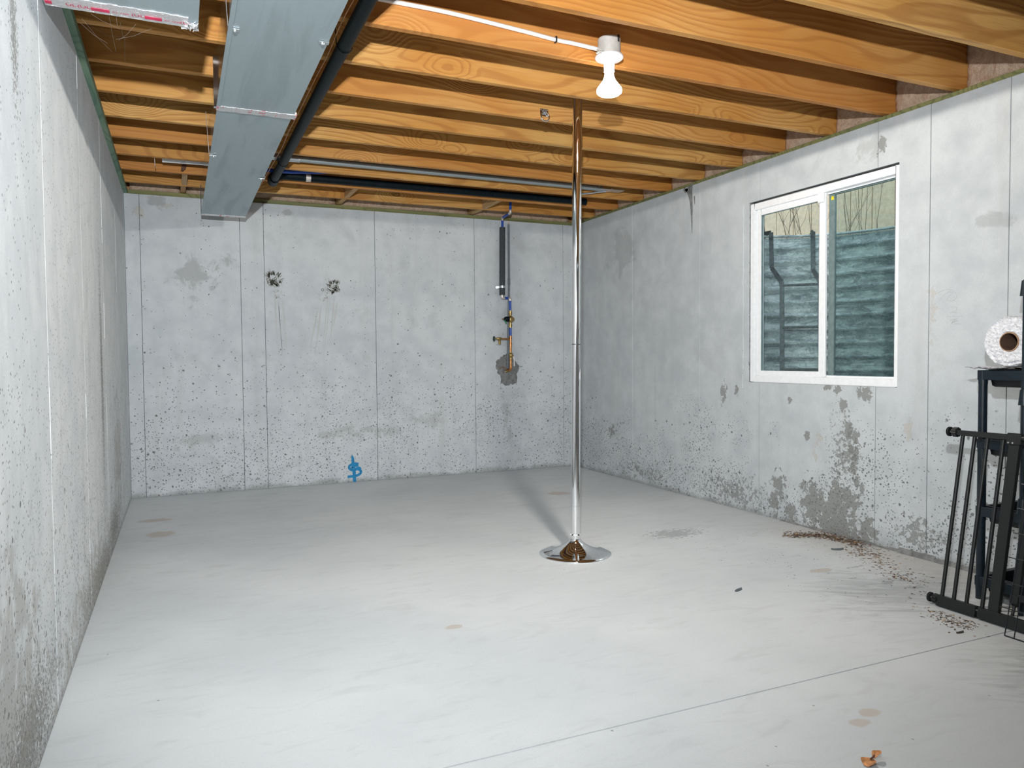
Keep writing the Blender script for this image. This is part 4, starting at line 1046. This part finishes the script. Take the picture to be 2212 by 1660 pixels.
def knob(y0, s, dirn=1):
    m = MB(); c = g(y0, s)
    m.tube([c, c+Vector((0, .008, 0))], .0205, 20); m.tube([c+Vector((0, .008, 0)), c+Vector((0, .012, 0))], [.0205, .016], 20)
    m.build('wall_cup', M['black'], gt, smooth=True)
    MB().tube([c-Vector((0, .03, 0)), c], .0042, 8).build('spindle', M['galv'], gt, smooth=True)
    m = MB(); q = c - Vector((0, .024, 0))
    for k in range(10):
        a = 2*math.pi*k/10
        m.tube([q+(gu*math.cos(a)+gn*math.sin(a))*.0165-Vector((0, .010, 0)), q+(gu*math.cos(a)+gn*math.sin(a))*.0165+Vector((0, .010, 0))], .0052, 6)
    m.tube([q-Vector((0, .012, 0)), q+Vector((0, .011, 0))], .0175, 18)
    m.build('tension_nut', M['black'], gt, smooth=True)
knob(-4.256, gl-.010); knob(-4.266, .026)

wp = thing('wire_panel', (3.18, -4.75, 0), 'thin black wire grid panel leaning in front of the gate', 'wire panel')
WX0, WX1, WH = 3.178, 3.33, .62
wl_ = math.hypot(WX1-WX0, WH); wu = Vector(((WX1-WX0)/wl_, 0, WH/wl_))
def wpt(y, s): return Vector((WX0, y, .003)) + wu*s
for y in (-4.637, -4.672, -4.745, -4.82, -4.895, -4.97): MB().tube([wpt(y, 0), wpt(y, wl_)], .0022, 6).build('upright_wire', M['wire'], wp, smooth=True)
MB().tube([wpt(-4.637, 0), wpt(-4.97, 0)], .0026, 6).build('cross_wire', M['wire'], wp, smooth=True)
for s in (.10, .195, .29, .385, .48, .575): MB().tube([wpt(-4.605, s), wpt(-4.97, s)], .002, 6).build('cross_wire', M['wire'], wp, smooth=True)

su = thing('shelf_unit', (3.6, -4.8, 0), 'tall black plastic shelf post with flared sockets at the photo right edge', 'shelf')
SX, SYP = 3.462, -4.520
for (x, y) in ((SX, SYP), (SX, -5.06), (3.80, SYP-.0), (3.80, -5.06)):
    if (x, y) == (3.80, SYP): y = -4.59
    m = MB(); m.tube([(x, y, 0), (x, y, 1.36)], .0105, 12)
    for z in (.414, .856, 1.295): m.tube([(x, y, z), (x, y, z+.062)], [.0215, .0155], 14)
    m.build('post', M['rack'], su, smooth=True)
for z in (.414, .856, 1.295): bx('shelf_board', SX+.004, 3.815, -5.075, -4.575, z-.03, z, M['rack'], su, bevel=.003)

# ------------------------------------------------------------------ litter on the floor
m = MB(); r = random.Random(17)
def flake(c, s, rot, thin=.25):
    A = Matrix.Translation(c) @ Matrix.Rotation(rot, 4, 'Z') @ Matrix.Rotation(r.uniform(-.5, .5), 4, 'X')
    l, w, h = s*r.uniform(.6, 1.6), s*r.uniform(.25, .7), s*thin*r.uniform(.4, 1)
    vs = [A @ Vector(q) for q in ((-l, 0, 0), (-l*.2, -w, 0), (l, -w*.3, 0), (l*.4, w, 0), (-l*.5, w*.2, h), (l*.5, 0, h))]
    m.add(vs, [(0, 1, 4), (1, 2, 5), (1, 5, 4), (2, 3, 5), (3, 0, 4), (3, 4, 5), (0, 3, 2, 1)])
path = [Vector(q) for q in ((3.62, -3.08, 0), (3.80, -3.18, 0), (3.82, -3.42, 0), (3.70, -3.58, 0), (3.55, -3.85, 0), (3.40, -4.10, 0), (3.22, -4.36, 0), (3.16, -4.50, 0), (3.14, -4.62, 0))]
wts = [2.0, 2.2, 1.8, 1.5, 1.2, .9, 1.3, 1.1]
for _ in range(2200):
    k = r.choices(range(8), wts)[0]; t = r.random(); c = path[k].lerp(path[k+1], t)
    sp_w = .030 if k < 2 else .050
    cl_ = noise.noise(c*11)
    if k >= 2 and cl_ < r.uniform(-.45, .35): continue
    c = c + Vector((r.gauss(0, sp_w), r.gauss(0, sp_w), 0)); c.x = min(c.x, W-.012)
    c.z = .001 + (abs(r.gauss(0, .010)) if k < 2 and r.random() < .5 else 0)
    if 3.22 < c.x < 3.42 and c.y < -4.2 or c.x > 3.13 and c.y < -4.54 or c.x > 3.46 and c.y < -4.25: continue
    m.cur = r.choices((0, 1, 2), (5, 2.5, 1.2))[0]
    flake(c, r.uniform(.003, .0085) * (1.25 if k < 2 else 1), r.uniform(0, 6.3))
for _ in range(260):
    c = Vector((r.uniform(2.9, 3.85), r.uniform(-4.19, -2.9), .001)); m.cur = r.choices((0, 1, 2), (3, 3, 1))[0]; flake(c, r.uniform(.0015, .004), r.uniform(0, 6.3))
o = m.build('leaf_litter', [M['deb1'], M['deb2'], M['deb3']])
o['kind'] = 'stuff'; o['label'] = 'brown crumbs and leaf litter scattered on the floor below the window'; o['category'] = 'litter'
def chip(x, y, l, w, rot, mat, label, z=.0):
    A = Matrix.Translation((x, y, z)) @ Matrix.Rotation(rot, 4, 'Z'); q = MB(); rr = random.Random(int(x*1000))
    ring = [(l*math.cos(a)*rr.uniform(.75, 1.1), w*math.sin(a)*rr.uniform(.7, 1.1)) for a in [2*math.pi*k/10 for k in range(10)]]
    vs = [A @ Vector((u, v, .0)) for u, v in ring] + [A @ Vector((u*.96, v*.96, .003+.006*abs(u/l)**2)) for u, v in ring]
    q.add(vs, [tuple(range(9, -1, -1)), tuple(range(10, 20))] + [(k, (k+1) % 10, 10+(k+1) % 10, 10+k) for k in range(10)])
    return tag(q.build('paint_chip' if mat == 'chip' else 'wood_crumb', M[mat]), label, 'chip' if mat == 'chip' else 'crumb')
chip(2.654, -3.774, .034, .010, .35, 'chip', 'small dark grey flake alone on the floor in front of the window wall')
chip(3.623, -3.442, .036, .018, -.3, 'chip', 'dark grey flake beside the leaf litter below the window')
chip(3.06, -4.545, .022, .005, -.1, 'deb2', 'dark brown sliver on the floor near the saw cut and the gate')
# curled dead leaf near the camera
lf = thing('dead_leaf', (1.988, -5.060, 0), 'curled orange brown dead leaf on the floor near the bottom edge', 'leaf')
def curl(c, l, w, rot, tilt, curlr, name):
    q = MB(); nu, nv = 10, 6; vs = []
    A = Matrix.Translation(c) @ Matrix.Rotation(rot, 4, 'Z') @ Matrix.Rotation(tilt, 4, 'Y')
    for j in range(nv+1):
        for i in range(nu+1):
            u, v = i/nu, (j/nv-.5)*2
            ww = w*math.sin(math.pi*min(1, (u*.92+.06)))**.7
            a = v*curlr; vs.append(A @ Vector((l*(u-.5), ww*math.sin(a)/max(curlr, .1)*1.2, ww*(1-math.cos(a))*.9 + .004*math.sin(u*5))))
    k0 = len(vs); vs += [v_ + Vector((0, 0, .0006)) for v_ in vs]
    fs = [(j*(nu+1)+i, j*(nu+1)+i+1, (j+1)*(nu+1)+i+1, (j+1)*(nu+1)+i) for j in range(nv) for i in range(nu)]
    fs += [tuple(k0+z_ for z_ in reversed(f)) for f in fs]
    q.add(vs, fs); return q.build(name, M['leaf'], lf, smooth=True)
curl((1.972, -5.062, .008), .036, .017, .35, -.3, .7, 'blade')
curl((2.006, -5.058, .019), .032, .010, .15, -.45, .9, 'blade')
MB().tube([(1.980, -5.060, .012), (1.990, -5.059, .015), (1.998, -5.058, .018)], .0024, 6).build('stalk', M['leaf_dark'], lf, smooth=True)
